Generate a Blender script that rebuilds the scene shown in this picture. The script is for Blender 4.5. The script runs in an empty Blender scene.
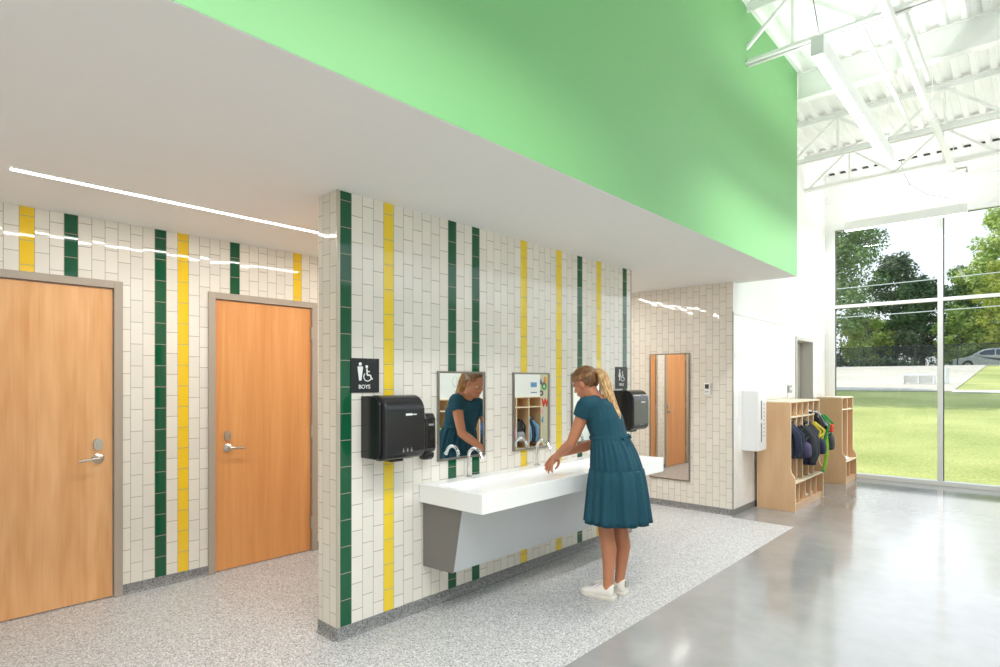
import bpy, bmesh, math, random
from mathutils import Vector, Matrix, noise
random.seed(7)
V = Vector
sc = bpy.context.scene
col = sc.collection
PI = math.pi

# ------------------------------------------------------------------ key dimensions (metres)
XL, XP, XR, XG, XH = -4.692, -2.952, -2.455, -1.84, 1.0
YB, YW, YR = 6.513, 10.39, -2.5
ZC, ZD = 2.59, 4.74
TP = 0.0765

# ------------------------------------------------------------------ materials
def srgb(r, g, b):
    f = lambda c: (c / 255 / 12.92) if c / 255 <= .04045 else ((c / 255 + .055) / 1.055) ** 2.4
    return (f(r), f(g), f(b), 1)

class NT:
    def __init__(s, name):
        s.m = bpy.data.materials.new(name); s.m.use_nodes = True
        s.t = s.m.node_tree; s.t.nodes.clear()
        s.out = s.t.nodes.new('ShaderNodeOutputMaterial')
    def n(s, typ, **kw):
        o = s.t.nodes.new(typ)
        for k, v in kw.items(): setattr(o, k, v)
        return o
    def l(s, a, b): s.t.links.new(a, b)
    def inp(s, sock, v):
        if hasattr(v, 'is_linked') or isinstance(v, bpy.types.NodeSocket): s.l(v, sock)
        else: sock.default_value = v
    def math(s, op, a, b=0.0, c=None):
        o = s.n('ShaderNodeMath', operation=op)
        s.inp(o.inputs[0], a); s.inp(o.inputs[1], b)
        if c is not None: s.inp(o.inputs[2], c)
        return o.outputs[0]
    def mix(s, f, a, b):
        o = s.n('ShaderNodeMix', data_type='RGBA')
        s.inp(o.inputs[0], f); s.inp(o.inputs[6], a); s.inp(o.inputs[7], b)
        return o.outputs[2]
    def bsdf(s, **kw):
        b = s.n('ShaderNodeBsdfPrincipled')
        for k, v in kw.items(): s.inp(b.inputs[k.replace('_', ' ')], v)
        s.l(b.outputs[0], s.out.inputs[0])
        return b

def plain(name, c, rough=.5, metal=0., var=.04, scale=6., spec=.5, coat=0.):
    t = NT(name)
    g = t.n('ShaderNodeTexCoord')
    nz = t.n('ShaderNodeTexNoise'); nz.inputs['Scale'].default_value = scale; nz.inputs['Detail'].default_value = 4
    t.l(g.outputs['Object'], nz.inputs['Vector'])
    c = srgb(*c)
    lo = tuple(x * (1 - var) for x in c[:3]) + (1,); hi = tuple(min(1, x * (1 + var)) for x in c[:3]) + (1,)
    b = t.bsdf(Base_Color=t.mix(nz.outputs[0], lo, hi), Roughness=rough, Metallic=metal, Coat_Weight=coat)
    b.inputs['Specular IOR Level'].default_value = spec
    return t.m

def tile(name, axis, u0, greens=(), yellows=(), seed=0.0, white=(236, 231, 221), grout=(159, 150, 134), yel=(243, 202, 48), vary=True, zj=0.0):
    t = NT(name)
    g = t.n('ShaderNodeNewGeometry')
    sp = t.n('ShaderNodeSeparateXYZ'); t.l(g.outputs['Position'], sp.inputs[0])
    u = t.math('DIVIDE', t.math('SUBTRACT', sp.outputs[axis], u0), TP)
    c = t.math('FLOOR', u); fu = t.math('SUBTRACT', u, c)
    wn1 = t.n('ShaderNodeTexWhiteNoise', noise_dimensions='1D'); t.l(t.math('ADD', c, 31.3 + seed), wn1.inputs['W'])
    par = t.math('FLOORED_MODULO', c, 2.0)
    off = t.math('ADD', t.math('MULTIPLY', par, .47), t.math('MULTIPLY', wn1.outputs['Value'], .16))
    v = t.math('ADD', t.math('DIVIDE', t.math('SUBTRACT', sp.outputs[2], .072), .1545), t.math('ADD', off, zj))
    r = t.math('FLOOR', v); fv = t.math('SUBTRACT', v, r)
    gu = t.math('LESS_THAN', t.math('MINIMUM', fu, t.math('SUBTRACT', 1.0, fu)), .022)
    gv = t.math('LESS_THAN', t.math('MINIMUM', fv, t.math('SUBTRACT', 1.0, fv)), .0125)
    gr = t.math('MAXIMUM', gu, gv)
    cb = t.n('ShaderNodeCombineXYZ'); t.l(c, cb.inputs[0]); t.l(r, cb.inputs[1]); cb.inputs[2].default_value = seed
    wn = t.n('ShaderNodeTexWhiteNoise', noise_dimensions='3D'); t.l(cb.outputs[0], wn.inputs['Vector'])
    w = srgb(*white); w2 = tuple(x * .93 for x in w[:3]) + (1,)
    colr = t.mix(wn.outputs['Value'], w2, w)
    for lst, cc in ((greens, (20, 88, 58)), (yellows, yel)):
        m = None
        for k in lst:
            e = t.math('COMPARE', c, float(k), .2)
            m = e if m is None else t.math('ADD', m, e)
        if m is not None: colr = t.mix(m, colr, srgb(*cc))
    grout = t.mix(.5, srgb(*grout), srgb(*grout))
    colr = t.mix(gr, colr, grout)
    vm = t.n('ShaderNodeVectorMath', operation='SUBTRACT'); t.l(wn.outputs['Color'], vm.inputs[0]); vm.inputs[1].default_value = (.5, .5, .5)
    vs = t.n('ShaderNodeVectorMath', operation='SCALE'); t.l(vm.outputs[0], vs.inputs[0]); vs.inputs['Scale'].default_value = .022
    va = t.n('ShaderNodeVectorMath', operation='ADD'); t.l(g.outputs['Normal'], va.inputs[0]); t.l(vs.outputs[0], va.inputs[1])
    vn = t.n('ShaderNodeVectorMath', operation='NORMALIZE'); t.l(va.outputs[0], vn.inputs[0])
    b = t.bsdf(Base_Color=colr, Roughness=t.math('ADD', .05, t.math('MULTIPLY', gr, .7)), Normal=vn.outputs[0])
    return t.m

def wood(name, base, dark, scale=(14, 14, .7), chev=False, rough=.38):
    t = NT(name)
    tc = t.n('ShaderNodeTexCoord')
    mp = t.n('ShaderNodeMapping'); mp.inputs['Scale'].default_value = scale
    t.l(tc.outputs['Object'], mp.inputs[0])
    n1 = t.n('ShaderNodeTexNoise'); n1.inputs['Scale'].default_value = 1.0; n1.inputs['Detail'].default_value = 6; n1.inputs['Distortion'].default_value = .6
    t.l(mp.outputs[0], n1.inputs['Vector'])
    mp2 = t.n('ShaderNodeMapping'); mp2.inputs['Scale'].default_value = (90, 90, 4.)
    t.l(tc.outputs['Object'], mp2.inputs[0])
    n2 = t.n('ShaderNodeTexNoise'); n2.inputs['Scale'].default_value = 1.0; n2.inputs['Detail'].default_value = 3
    t.l(mp2.outputs[0], n2.inputs['Vector'])
    f = t.math('ADD', t.math('MULTIPLY', n1.outputs[0], .8), t.math('MULTIPLY', n2.outputs[0], .3))
    if chev:
        sp = t.n('ShaderNodeSeparateXYZ'); t.l(tc.outputs['Object'], sp.inputs[0])
        pan = t.math('DIVIDE', sp.outputs[1], .152)
        fr = t.math('ABSOLUTE', t.math('SUBTRACT', t.math('FRACT', pan), .5))
        wv = t.math('SINE', t.math('ADD', t.math('MULTIPLY', sp.outputs[2], 13.), t.math('ADD', t.math('MULTIPLY', fr, 8.), t.math('MULTIPLY', n1.outputs[0], 9.))))
        f = t.math('ADD', f, t.math('MULTIPLY', wv, .05))
        wnn = t.n('ShaderNodeTexWhiteNoise', noise_dimensions='1D'); t.l(t.math('FLOOR', pan), wnn.inputs['W'])
        f = t.math('ADD', f, t.math('MULTIPLY', t.math('SUBTRACT', wnn.outputs['Value'], .5), .12))
    rp = t.n('ShaderNodeMapRange'); t.l(f, rp.inputs[0]); rp.inputs[1].default_value = .30; rp.inputs[2].default_value = .80
    t.bsdf(Base_Color=t.mix(rp.outputs[0], srgb(*dark), srgb(*base)), Roughness=rough)
    return t.m

def terrazzo(name, mean=1.0):
    t = NT(name)
    g = t.n('ShaderNodeNewGeometry')
    colr = None
    vo = t.n('ShaderNodeTexVoronoi'); vo.inputs['Scale'].default_value = 150.
    t.l(g.outputs['Position'], vo.inputs['Vector'])
    sp = t.n('ShaderNodeSeparateColor'); t.l(vo.outputs['Color'], sp.inputs[0])
    rp = t.n('ShaderNodeValToRGB'); rp.color_ramp.interpolation = 'CONSTANT'
    e = rp.color_ramp.elements
    e[0].position = 0; e[0].color = srgb(*[118 * mean] * 3)
    e[1].position = .12; e[1].color = srgb(*[162 * mean] * 3)
    for p, c in ((.36, (184, 184, 184)), (.66, (200, 200, 199)), (.88, (222, 222, 220))):
        x = e.new(p); x.color = srgb(*[k * mean for k in c])
    t.l(sp.outputs[0], rp.inputs[0])
    nz = t.n('ShaderNodeTexNoise'); nz.inputs['Scale'].default_value = 1.2; t.l(g.outputs['Position'], nz.inputs['Vector'])
    c2 = t.mix(t.math('MULTIPLY', nz.outputs[0], .22), rp.outputs[0], srgb(*[185 * mean] * 3))
    t.bsdf(Base_Color=c2, Roughness=.42)
    return t.m

def concrete(name):
    t = NT(name)
    g = t.n('ShaderNodeNewGeometry')
    n1 = t.n('ShaderNodeTexNoise'); n1.inputs['Scale'].default_value = .9; n1.inputs['Detail'].default_value = 8; n1.inputs['Roughness'].default_value = .62
    t.l(g.outputs['Position'], n1.inputs['Vector'])
    n2 = t.n('ShaderNodeTexNoise'); n2.inputs['Scale'].default_value = 6; n2.inputs['Detail'].default_value = 4
    t.l(g.outputs['Position'], n2.inputs['Vector'])
    f = t.math('ADD', t.math('MULTIPLY', n1.outputs[0], .75), t.math('MULTIPLY', n2.outputs[0], .25))
    rp = t.n('ShaderNodeMapRange'); t.l(f, rp.inputs[0]); rp.inputs[1].default_value = .36; rp.inputs[2].default_value = .64
    bp = t.n('ShaderNodeBump'); bp.inputs['Strength'].default_value = .03; bp.inputs['Distance'].default_value = .02; t.l(n2.outputs[0], bp.inputs['Height'])
    b = t.bsdf(Base_Color=t.mix(rp.outputs[0], srgb(136, 136, 135), srgb(154, 154, 153)), Roughness=t.math('ADD', .10, t.math('MULTIPLY', rp.outputs[0], .08)), Normal=bp.outputs[0])
    b.inputs['Specular IOR Level'].default_value = .6
    b.inputs['Coat Weight'].default_value = .3
    b.inputs['Coat Roughness'].default_value = .08
    return t.m

def emit(name, c, s):
    t = NT(name)
    e = t.n('ShaderNodeEmission'); e.inputs[0].default_value = c; e.inputs[1].default_value = s
    t.l(e.outputs[0], t.out.inputs[0])
    return t.m

def mirror(name):
    t = NT(name); t.bsdf(Base_Color=(.86, .88, .87, 1), Metallic=1.0, Roughness=.0)
    return t.m

def paneglass(name):
    t = NT(name)
    a = t.n('ShaderNodeBsdfTransparent'); a.inputs[0].default_value = (.97, .985, .98, 1)
    b = t.n('ShaderNodeBsdfGlossy'); b.inputs['Roughness'].default_value = .0
    m = t.n('ShaderNodeMixShader'); m.inputs[0].default_value = .02
    t.l(a.outputs[0], m.inputs[1]); t.l(b.outputs[0], m.inputs[2]); t.l(m.outputs[0], t.out.inputs[0])
    return t.m

def meshscreen(name, c, f):
    t = NT(name)
    g = t.n('ShaderNodeNewGeometry'); sp = t.n('ShaderNodeSeparateXYZ'); t.l(g.outputs['Position'], sp.inputs[0])
    d1 = t.math('FRACT', t.math('MULTIPLY', t.math('ADD', sp.outputs[0], sp.outputs[2]), 14.))
    d2 = t.math('FRACT', t.math('MULTIPLY', t.math('SUBTRACT', sp.outputs[0], sp.outputs[2]), 14.))
    k = t.math('MAXIMUM', t.math('LESS_THAN', d1, f), t.math('LESS_THAN', d2, f))
    a = t.n('ShaderNodeBsdfTransparent')
    b = t.n('ShaderNodeBsdfDiffuse'); b.inputs[0].default_value = srgb(*c)
    m = t.n('ShaderNodeMixShader'); t.l(k, m.inputs[0]); t.l(a.outputs[0], m.inputs[1]); t.l(b.outputs[0], m.inputs[2]); t.l(m.outputs[0], t.out.inputs[0])
    return t.m

def foliage(name, dark, light, scale=.9):
    t = NT(name)
    g = t.n('ShaderNodeNewGeometry')
    nz = t.n('ShaderNodeTexNoise'); nz.inputs['Scale'].default_value = scale; nz.inputs['Detail'].default_value = 5
    t.l(g.outputs['Position'], nz.inputs['Vector'])
    f = t.math('ADD', t.math('MULTIPLY', nz.outputs[0], .6), t.math('MULTIPLY', g.outputs['Random Per Island'], .4))
    rp = t.n('ShaderNodeMapRange'); t.l(f, rp.inputs[0]); rp.inputs[1].default_value = .25; rp.inputs[2].default_value = .75
    c = t.mix(rp.outputs[0], srgb(*dark), srgb(*light))
    d = t.n('ShaderNodeBsdfDiffuse'); t.l(c, d.inputs[0])
    tr = t.n('ShaderNodeBsdfTranslucent'); t.l(c, tr.inputs[0])
    m = t.n('ShaderNodeMixShader'); m.inputs[0].default_value = .35
    t.l(d.outputs[0], m.inputs[1]); t.l(tr.outputs[0], m.inputs[2]); t.l(m.outputs[0], t.out.inputs[0])
    return t.m

def ground(name, a, b, scale, scale2, rough=.9):
    t = NT(name)
    g = t.n('ShaderNodeNewGeometry')
    n1 = t.n('ShaderNodeTexNoise'); n1.inputs['Scale'].default_value = scale; n1.inputs['Detail'].default_value = 6; t.l(g.outputs['Position'], n1.inputs['Vector'])
    n2 = t.n('ShaderNodeTexNoise'); n2.inputs['Scale'].default_value = scale2; n2.inputs['Detail'].default_value = 5; t.l(g.outputs['Position'], n2.inputs['Vector'])
    f = t.math('ADD', t.math('MULTIPLY', n1.outputs[0], .5), t.math('MULTIPLY', n2.outputs[0], .5))
    rp = t.n('ShaderNodeMapRange'); t.l(f, rp.inputs[0]); rp.inputs[1].default_value = .35; rp.inputs[2].default_value = .65
    t.bsdf(Base_Color=t.mix(rp.outputs[0], srgb(*a), srgb(*b)), Roughness=rough)
    return t.m

def hairmat(name, a, b):
    t = NT(name)
    tc = t.n('ShaderNodeTexCoord'); mp = t.n('ShaderNodeMapping'); mp.inputs['Scale'].default_value = (70, 70, 12)
    t.l(tc.outputs['Object'], mp.inputs[0])
    n = t.n('ShaderNodeTexNoise'); n.inputs['Scale'].default_value = 1; n.inputs['Detail'].default_value = 5; t.l(mp.outputs[0], n.inputs['Vector'])
    rp = t.n('ShaderNodeMapRange'); t.l(n.outputs[0], rp.inputs[0]); rp.inputs[1].default_value = .35; rp.inputs[2].default_value = .65
    t.bsdf(Base_Color=t.mix(rp.outputs[0], srgb(*a), srgb(*b)), Roughness=.42)
    return t.m

M = dict(
    white_paint=plain('white_paint', (244, 244, 242), .6, var=.01),
    soffit=plain('soffit_paint', (238, 237, 235), .7, var=.01),
    deck=plain('deck_paint', (247, 247, 245), .55, var=.01),
    steel_white=plain('steel_white', (240, 240, 238), .5, var=.02),
    green=plain('green_paint', (116, 176, 112), .5, var=.03, scale=.8),
    trimgrey=plain('trim_grey', (150, 148, 142), .35, metal=.6),
    frame=plain('door_frame_taupe', (172, 160, 146), .45, var=.02),
    door1=wood('door_birch_patchy', (238, 186, 132), (216, 154, 96), chev=True),
    door2=wood('door_birch', (232, 168, 106), (212, 142, 80)),
    birch=wood('birch_ply', (228, 190, 150), (208, 166, 124), scale=(5, 5, .8), rough=.45),
    edge=plain('birch_edge', (240, 222, 192), .5),
    nickel=plain('satin_nickel', (196, 190, 182), .28, metal=1.),
    chrome=plain('chrome', (225, 226, 228), .06, metal=1., var=.01),
    steel=plain('mirror_frame_steel', (150, 146, 140), .32, metal=1.),
    alu=plain('window_aluminium', (246, 246, 246), .4, var=.01),
    gasket=plain('window_gasket', (70, 78, 76), .6),
    terrazzo=terrazzo('terrazzo_floor'), cove=terrazzo('terrazzo_cove', .74),
    concrete=concrete('polished_concrete'),
    solid=plain('white_solid_surface', (248, 248, 247), .22, var=.005),
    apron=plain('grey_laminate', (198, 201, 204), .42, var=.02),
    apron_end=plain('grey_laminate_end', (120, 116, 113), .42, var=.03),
    black=plain('black_plastic', (24, 24, 26), .22, var=.1),
    smoke=plain('smoked_plastic', (34, 35, 38), .18, var=.08),
    blacksign=plain('black_sign', (28, 30, 34), .4),
    whitesign=plain('white_ink', (240, 240, 240), .5),
    greyprint=plain('grey_print', (150, 152, 156), .5),
    screen=plain('lcd_screen', (70, 80, 78), .2),
    plastic=plain('white_plastic', (240, 240, 240), .35, var=.01),
    greyplate=plain('grey_plate', (150, 150, 150), .4),
    slot=plain('dark_slot', (70, 76, 76), .5),
    mirror=mirror('mirror_silver'), glass=paneglass('window_glass'),
    skin=plain('skin', (196, 130, 96), .5, var=.06, scale=9.),
    dress=plain('teal_cotton', (14, 70, 86), .85, var=.14, scale=40.),
    shoe=plain('white_canvas', (236, 230, 222), .7), sole=plain('shoe_sole', (222, 216, 206), .7), heel=plain('shoe_heel_tab', (168, 168, 158), .6),
    hair=hairmat('hair_top', (84, 56, 34), (140, 98, 60)), pony=hairmat('hair_pony', (158, 112, 64), (226, 186, 130)),
    hairmid=hairmat('hair_mid', (120, 84, 52), (172, 130, 86)),
    tie=plain('hair_tie', (70, 62, 66), .7), eye=plain('eye_white', (236, 234, 230), .2), lip=plain('lip', (186, 104, 92), .4), iris=plain('iris', (70, 84, 80), .2),
    strip=emit('light_diffuser', (1, .98, .95, 1), 7.0), pend=emit('pendant_diffuser', (1, 1, 1, 1), 7.0),
    lawn=ground('lawn_grass', (138, 150, 72), (202, 202, 126), .35, 22.),
    road=ground('driveway_concrete', (188, 178, 162), (218, 210, 194), .18, 3.),
    walk=plain('walk_concrete', (226, 222, 212), .9),
    fence=meshscreen('chain_link_black', (52, 60, 62), .24), fpost=plain('fence_post_black', (36, 40, 42), .6),
    bark=plain('bark', (92, 78, 66), .95, var=.3),
    carpaint=plain('car_silver', (206, 210, 216), .3, metal=.2), carglass=plain('car_glass', (66, 76, 92), .08), tyre=plain('tyre', (40, 40, 42), .8),
    benchm=meshscreen('bench_mesh_white', (246, 246, 246), .62), benchf=plain('bench_frame_white', (244, 244, 244), .4),
    cable=plain('cable_grey', (120, 120, 122), .5), pale_line=plain('cable_and_reflection', (216, 220, 222), .6),  # the pale one serves suspension cables and the drawn reflection lines
    cardboard=plain('pinboard_beige', (206, 200, 172), .8),
    doorgrey=plain('door_grey', (176, 172, 162), .5), dark=plain('gap_shade', (60, 58, 54), .6),
)
for nm, c in dict(lime=(150, 200, 60), navy=(34, 42, 66), charcoal=(52, 56, 62), blue=(52, 96, 160), pink=(226, 160, 190), white=(236, 236, 238),
                  red=(214, 60, 44), orange=(230, 130, 50), kelly=(56, 160, 84), purple=(74, 68, 104), grey=(150, 156, 164), sky=(110, 160, 200), sage=(120, 170, 110), tan=(188, 160, 130), yellow=(230, 210, 80)).items():
    M[nm] = plain('fabric_' + nm, c, .8, var=.12, scale=25)

# ------------------------------------------------------------------ mesh helpers
class MB:
    def __init__(s): s.bm = bmesh.new()
    def face(s, pts, mi=0):
        f = s.bm.faces.new([s.bm.verts.new(p) for p in pts]); f.material_index = mi; return f
    def hull8(s, c, mi=0):
        v = [s.bm.verts.new(p) for p in c]
        for q in ((0, 3, 2, 1), (4, 5, 6, 7), (0, 1, 5, 4), (1, 2, 6, 5), (2, 3, 7, 6), (3, 0, 4, 7)):
            f = s.bm.faces.new([v[i] for i in q]); f.material_index = mi
        return s
    def box(s, x0, x1, y0, y1, z0, z1, mi=0):
        return s.hull8([(x0, y0, z0), (x1, y0, z0), (x1, y1, z0), (x0, y1, z0), (x0, y0, z1), (x1, y0, z1), (x1, y1, z1), (x0, y1, z1)], mi)
    def bar(s, p, q, w, h, up=(0, 0, 1), mi=0):
        p, q = V(p), V(q); d = (q - p).normalized(); u = V(up)
        if abs(d.dot(u)) > .98: u = V((1, 0, 0))
        a = d.cross(u).normalized(); b = a.cross(d).normalized()
        a = a * w / 2; b = b * h / 2
        return s.hull8([p - a - b, p + a - b, p + a + b, p - a + b, q - a - b, q + a - b, q + a + b, q - a + b], mi)
    def tube(s, pts, r, seg=10, mi=0, cap=True, sx=1., up=None):
        pts = [V(p) for p in pts]; n = len(pts)
        rs = r if isinstance(r, (list, tuple)) else [r] * n
        t0 = (pts[1] - pts[0]).normalized()
        ref = V(up) if up else (V((0, 0, 1)) if abs(t0.z) < .9 else V((1, 0, 0)))
        a = t0.cross(ref).normalized(); rings = []
        for i in range(n):
            t = (pts[min(i + 1, n - 1)] - pts[max(i - 1, 0)]).normalized()
            a = (a - t * a.dot(t)).normalized(); b = t.cross(a)
            rings.append([s.bm.verts.new(pts[i] + (a * math.cos(2 * PI * k / seg) * sx + b * math.sin(2 * PI * k / seg)) * rs[i]) for k in range(seg)])
        for i in range(n - 1):
            for k in range(seg):
                f = s.bm.faces.new((rings[i][k], rings[i][(k + 1) % seg], rings[i + 1][(k + 1) % seg], rings[i + 1][k])); f.material_index = mi
        if cap:
            f = s.bm.faces.new(rings[0][::-1]); f.material_index = mi
            f = s.bm.faces.new(rings[-1]); f.material_index = mi
        return s
    def rings(s, rs, mi=0, cap0=True, cap1=True):
        vs = [[s.bm.verts.new(p) for p in r] for r in rs]; n = len(vs[0])
        for i in range(len(vs) - 1):
            for k in range(n):
                f = s.bm.faces.new((vs[i][k], vs[i][(k + 1) % n], vs[i + 1][(k + 1) % n], vs[i + 1][k])); f.material_index = mi
        if cap0: s.bm.faces.new(vs[0][::-1]).material_index = mi
        if cap1: s.bm.faces.new(vs[-1]).material_index = mi
        return s
    def prism(s, poly, axis, a, b, mi=0):
        # poly in the two other axes, in xyz order
        def P(p, c):
            l = list(p); l.insert(axis, c); return l
        return s.rings([[P(p, a) for p in poly], [P(p, b) for p in poly]], mi)
    def lathe(s, prof, c=(0, 0, 0), ax='z', seg=20, mi=0):
        rs = []
        for r, h in prof:
            ring = []
            for k in range(seg):
                a = 2 * PI * k / seg; x, y = r * math.cos(a), r * math.sin(a)
                p = {'z': (x, y, h), 'x': (h, x, y), 'y': (x, h, y)}[ax]
                ring.append(V(p) + V(c))
            rs.append(ring)
        return s.rings(rs, mi)
    def ell(s, c, f, l, u, rf, rl, ru, sub=3, mi=0):
        m = Matrix(((f[0] * rf, l[0] * rl, u[0] * ru, c[0]), (f[1] * rf, l[1] * rl, u[1] * ru, c[1]), (f[2] * rf, l[2] * rl, u[2] * ru, c[2]), (0, 0, 0, 1)))
        g = bmesh.ops.create_icosphere(s.bm, subdivisions=sub, radius=1, matrix=m)
        for v in g['verts']:
            for q in v.link_faces: q.material_index = mi
        return s
    def sph(s, c, r, sub=2, mi=0): return s.ell(c, (1, 0, 0), (0, 1, 0), (0, 0, 1), r, r, r, sub, mi)
    def limb(s, pts, rs):
        for p, r in zip(pts, rs): s.sph(p, r)
        for i in range(len(pts) - 1): s.tube([pts[i], pts[i + 1]], [rs[i], rs[i + 1]], 16)
        return s
    def build(s, name, mats, parent=None, bevel=0, smooth=False, seg=2, subsurf=0, angle=40):
        bmesh.ops.recalc_face_normals(s.bm, faces=s.bm.faces)
        if parent is not None:
            bmesh.ops.translate(s.bm, verts=s.bm.verts, vec=-wloc(parent))
        me = bpy.data.meshes.new(name); s.bm.to_mesh(me); s.bm.free()
        for m in (mats if isinstance(mats, (list, tuple)) else [mats]): me.materials.append(m)
        if smooth:
            for p in me.polygons: p.use_smooth = True
            if not subsurf: me.set_sharp_from_angle(angle=math.radians(angle))
        o = bpy.data.objects.new(name, me); col.objects.link(o); o.parent = parent
        if bevel:
            b = o.modifiers.new('b', 'BEVEL'); b.width = bevel; b.segments = seg; b.limit_method = 'ANGLE'; b.angle_limit = math.radians(35)
        if subsurf:
            b = o.modifiers.new('s', 'SUBSURF'); b.levels = b.render_levels = subsurf
        return o

def wloc(o):
    v = V((0, 0, 0))
    while o is not None: v += o.location; o = o.parent
    return v
def tag(o, label=None, cat=None, group=None, kind=None):
    if label: o['label'] = label
    if cat: o['category'] = cat
    if group: o['group'] = group
    if kind: o['kind'] = kind
    return o
def root(name, loc, label=None, cat=None, group=None, kind=None):
    o = bpy.data.objects.new(name, None); col.objects.link(o); o.location = loc; o.empty_display_size = .1
    return tag(o, label, cat, group, kind)
def struct(o, label=None): return tag(o, label, None, None, 'structure')
def bake(o):
    dg = bpy.context.evaluated_depsgraph_get(); dg.update()
    me = bpy.data.meshes.new_from_object(o.evaluated_get(dg))
    o.modifiers.clear(); o.data = me
    for p in me.polygons: p.use_smooth = True
    return o
def text(body, size, name, mat, parent, loc, rot, depth=.002, bold=.012):
    c = bpy.data.curves.new(name, 'FONT'); c.body = body; c.size = size; c.extrude = depth; c.align_x = 'CENTER'; c.align_y = 'CENTER'; c.offset = size * bold
    t = bpy.data.objects.new(name, c); col.objects.link(t)
    dg = bpy.context.evaluated_depsgraph_get(); dg.update()
    me = bpy.data.meshes.new_from_object(t.evaluated_get(dg)); bpy.data.objects.remove(t)
    me.materials.clear(); me.materials.append(mat)
    o = bpy.data.objects.new(name, me); col.objects.link(o); o.parent = parent
    o.location = V(loc) - (wloc(parent) if parent else V((0, 0, 0))); o.rotation_euler = rot
    return o
RX = (PI / 2, 0, PI / 2)      # text facing +X, reading along +Y
RXN = (PI / 2, 0, -PI / 2)    # text facing -X

# ------------------------------------------------------------------ the setting
def wall_grid(name, mats, axis, a, b, u0, u1, z0, z1, holes, pick=lambda: 0):
    """slab normal to axis (0 or 1) between a and b, with rectangular openings."""
    mb = MB()
    us = sorted({u0, u1} | {h[0] for h in holes} | {h[1] for h in holes})
    zs = sorted({z0, z1} | {h[2] for h in holes} | {h[3] for h in holes})
    for i in range(len(us) - 1):
        for j in range(len(zs) - 1):
            cu, cz = (us[i] + us[i + 1]) / 2, (zs[j] + zs[j + 1]) / 2
            if any(h[0] < cu < h[1] and h[2] < cz < h[3] for h in holes): continue
            if axis == 0: mb.box(a, b, us[i], us[i + 1], zs[j], zs[j + 1])
            else: mb.box(us[i], us[i + 1], a, b, zs[j], zs[j + 1])
    bmesh.ops.remove_doubles(mb.bm, verts=mb.bm.verts, dist=1e-5)
    return struct(mb.build(name, mats))

T_part = tile('tile_partition', 1, 1.869, (0, 11, 14, 31, 41), (4, 21, 27, 35), 1.0, yel=(240, 208, 52))
T_end = tile('tile_partition_end', 0, XP, (), (), 2.0, white=(228, 222, 208))
T_left = tile('tile_left', 1, .677, (3, 10, 17), (0, 12, 24), 3.0)
T_back = tile('tile_back', 0, XR, (), (), 4.0, white=(232, 227, 216))
T_hall = tile('tile_hall', 1, YB, (), (), 5.0, white=(246, 244, 240), grout=(216, 210, 200))

# floor: two materials, terrazzo under the soffit and polished concrete in the hall
mb = MB(); mb.box(-5.2, XG + .03, YR, 6.44, -.12, 0); mb.box(-5.2, XR, 6.44, 6.60, -.12, 0)
struct(mb.build('floor', M['terrazzo']), 'speckled light grey terrazzo floor')
mb = MB(); mb.box(XG + .03, XH + .1, YR, 6.44, -.12, 0); mb.box(XR, XH + .1, 6.44, 6.60, -.12, 0); mb.box(-3.2, XH + .1, 6.60, YW + .12, -.12, 0)
struct(mb.build('floor', M['concrete']), 'polished grey concrete hall floor')

# left wall with door openings
D = [('door_1', .225, 1.238, 'L'), ('door_2', 1.810, 2.735, 'R'), ('door_3', 2.785, 3.655, 'B'), ('door_4', 3.935, 4.96, 'A')]
wall_grid('wall_left', T_left, 0, XL - .16, XL, YR, YB + .2, 0, ZC, [(d[1], d[2], 0, 2.18) for d in D])
for nm, y0, y1, kind in D:
    r = root(nm, (XL, (y0 + y1) / 2, 0)); struct(r)
    j = .052
    mb = MB()
    for a, b, c, d in ((y0, y0 + j, 0, 2.18), (y1 - j, y1, 0, 2.18), (y0 + j, y1 - j, 2.13, 2.18)):
        mb.box(XL - .155, XL + .018, a, b, c, d)
    mb.build('door_frame', M['frame'], r, bevel=.003)
    lf = MB().box(XL - .055, XL - .006, y0 + j + .004, y1 - j - .004, .008, 2.125).build('door_leaf', M['door1'] if nm == 'door_1' else M['door2'], r, bevel=.002)
    # lever side: low-y side for L-opening doors
    hy, sgn = {'L': (y1 - j - .09, -1), 'R': (y0 + j + .098, 1), 'B': (y1 - j - .07, -1), 'A': (y1 - j - .07, -1)}[kind]
    fx = XL - .006
    mb = MB()
    mb.lathe([(.001, .052), (.012, .05), (.012, .026), (.024, .02), (.034, .012), (.034, 0)], (fx, hy, .965), 'x', 24)
    mb.tube([(fx + .045, hy, .965), (fx + .052, hy + sgn * .02, .966), (fx + .054, hy + sgn * .07, .964), (fx + .050, hy + sgn * .118, .958)], [.012, .011, .009, .008], 12)
    hd = mb.build('lever_handle', M['nickel'], r, smooth=True)
    mb = MB()
    pts = [(math.cos(a) * .026, math.sin(a) * (.026 if math.sin(a) < 0 else .03) + (.012 if math.sin(a) > 0 else -.012)) for a in [2 * PI * k / 24 for k in range(24)]]
    mb.prism([(hy + p[0], 1.058 + p[1]) for p in pts], 0, fx, fx + .014)
    mb.bar((fx + .014, hy, 1.045), (fx + .014, hy, 1.073), .022, .012, up=(1, 0, 0))
    mb.build('thumb_turn', M['nickel'], r, bevel=.002)
    hs = y0 + j if (kind in 'LB' or kind == 'A') else y1 - j
    for z in (.25, 1.05, 1.91):
        MB().tube([(XL + .008, hs, z - .055), (XL + .008, hs, z + .055)], .009, 10).box(XL - .02, XL + .004, hs - .012, hs + .012, z - .05, z + .05).build('hinge', M['nickel'], r)

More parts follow.
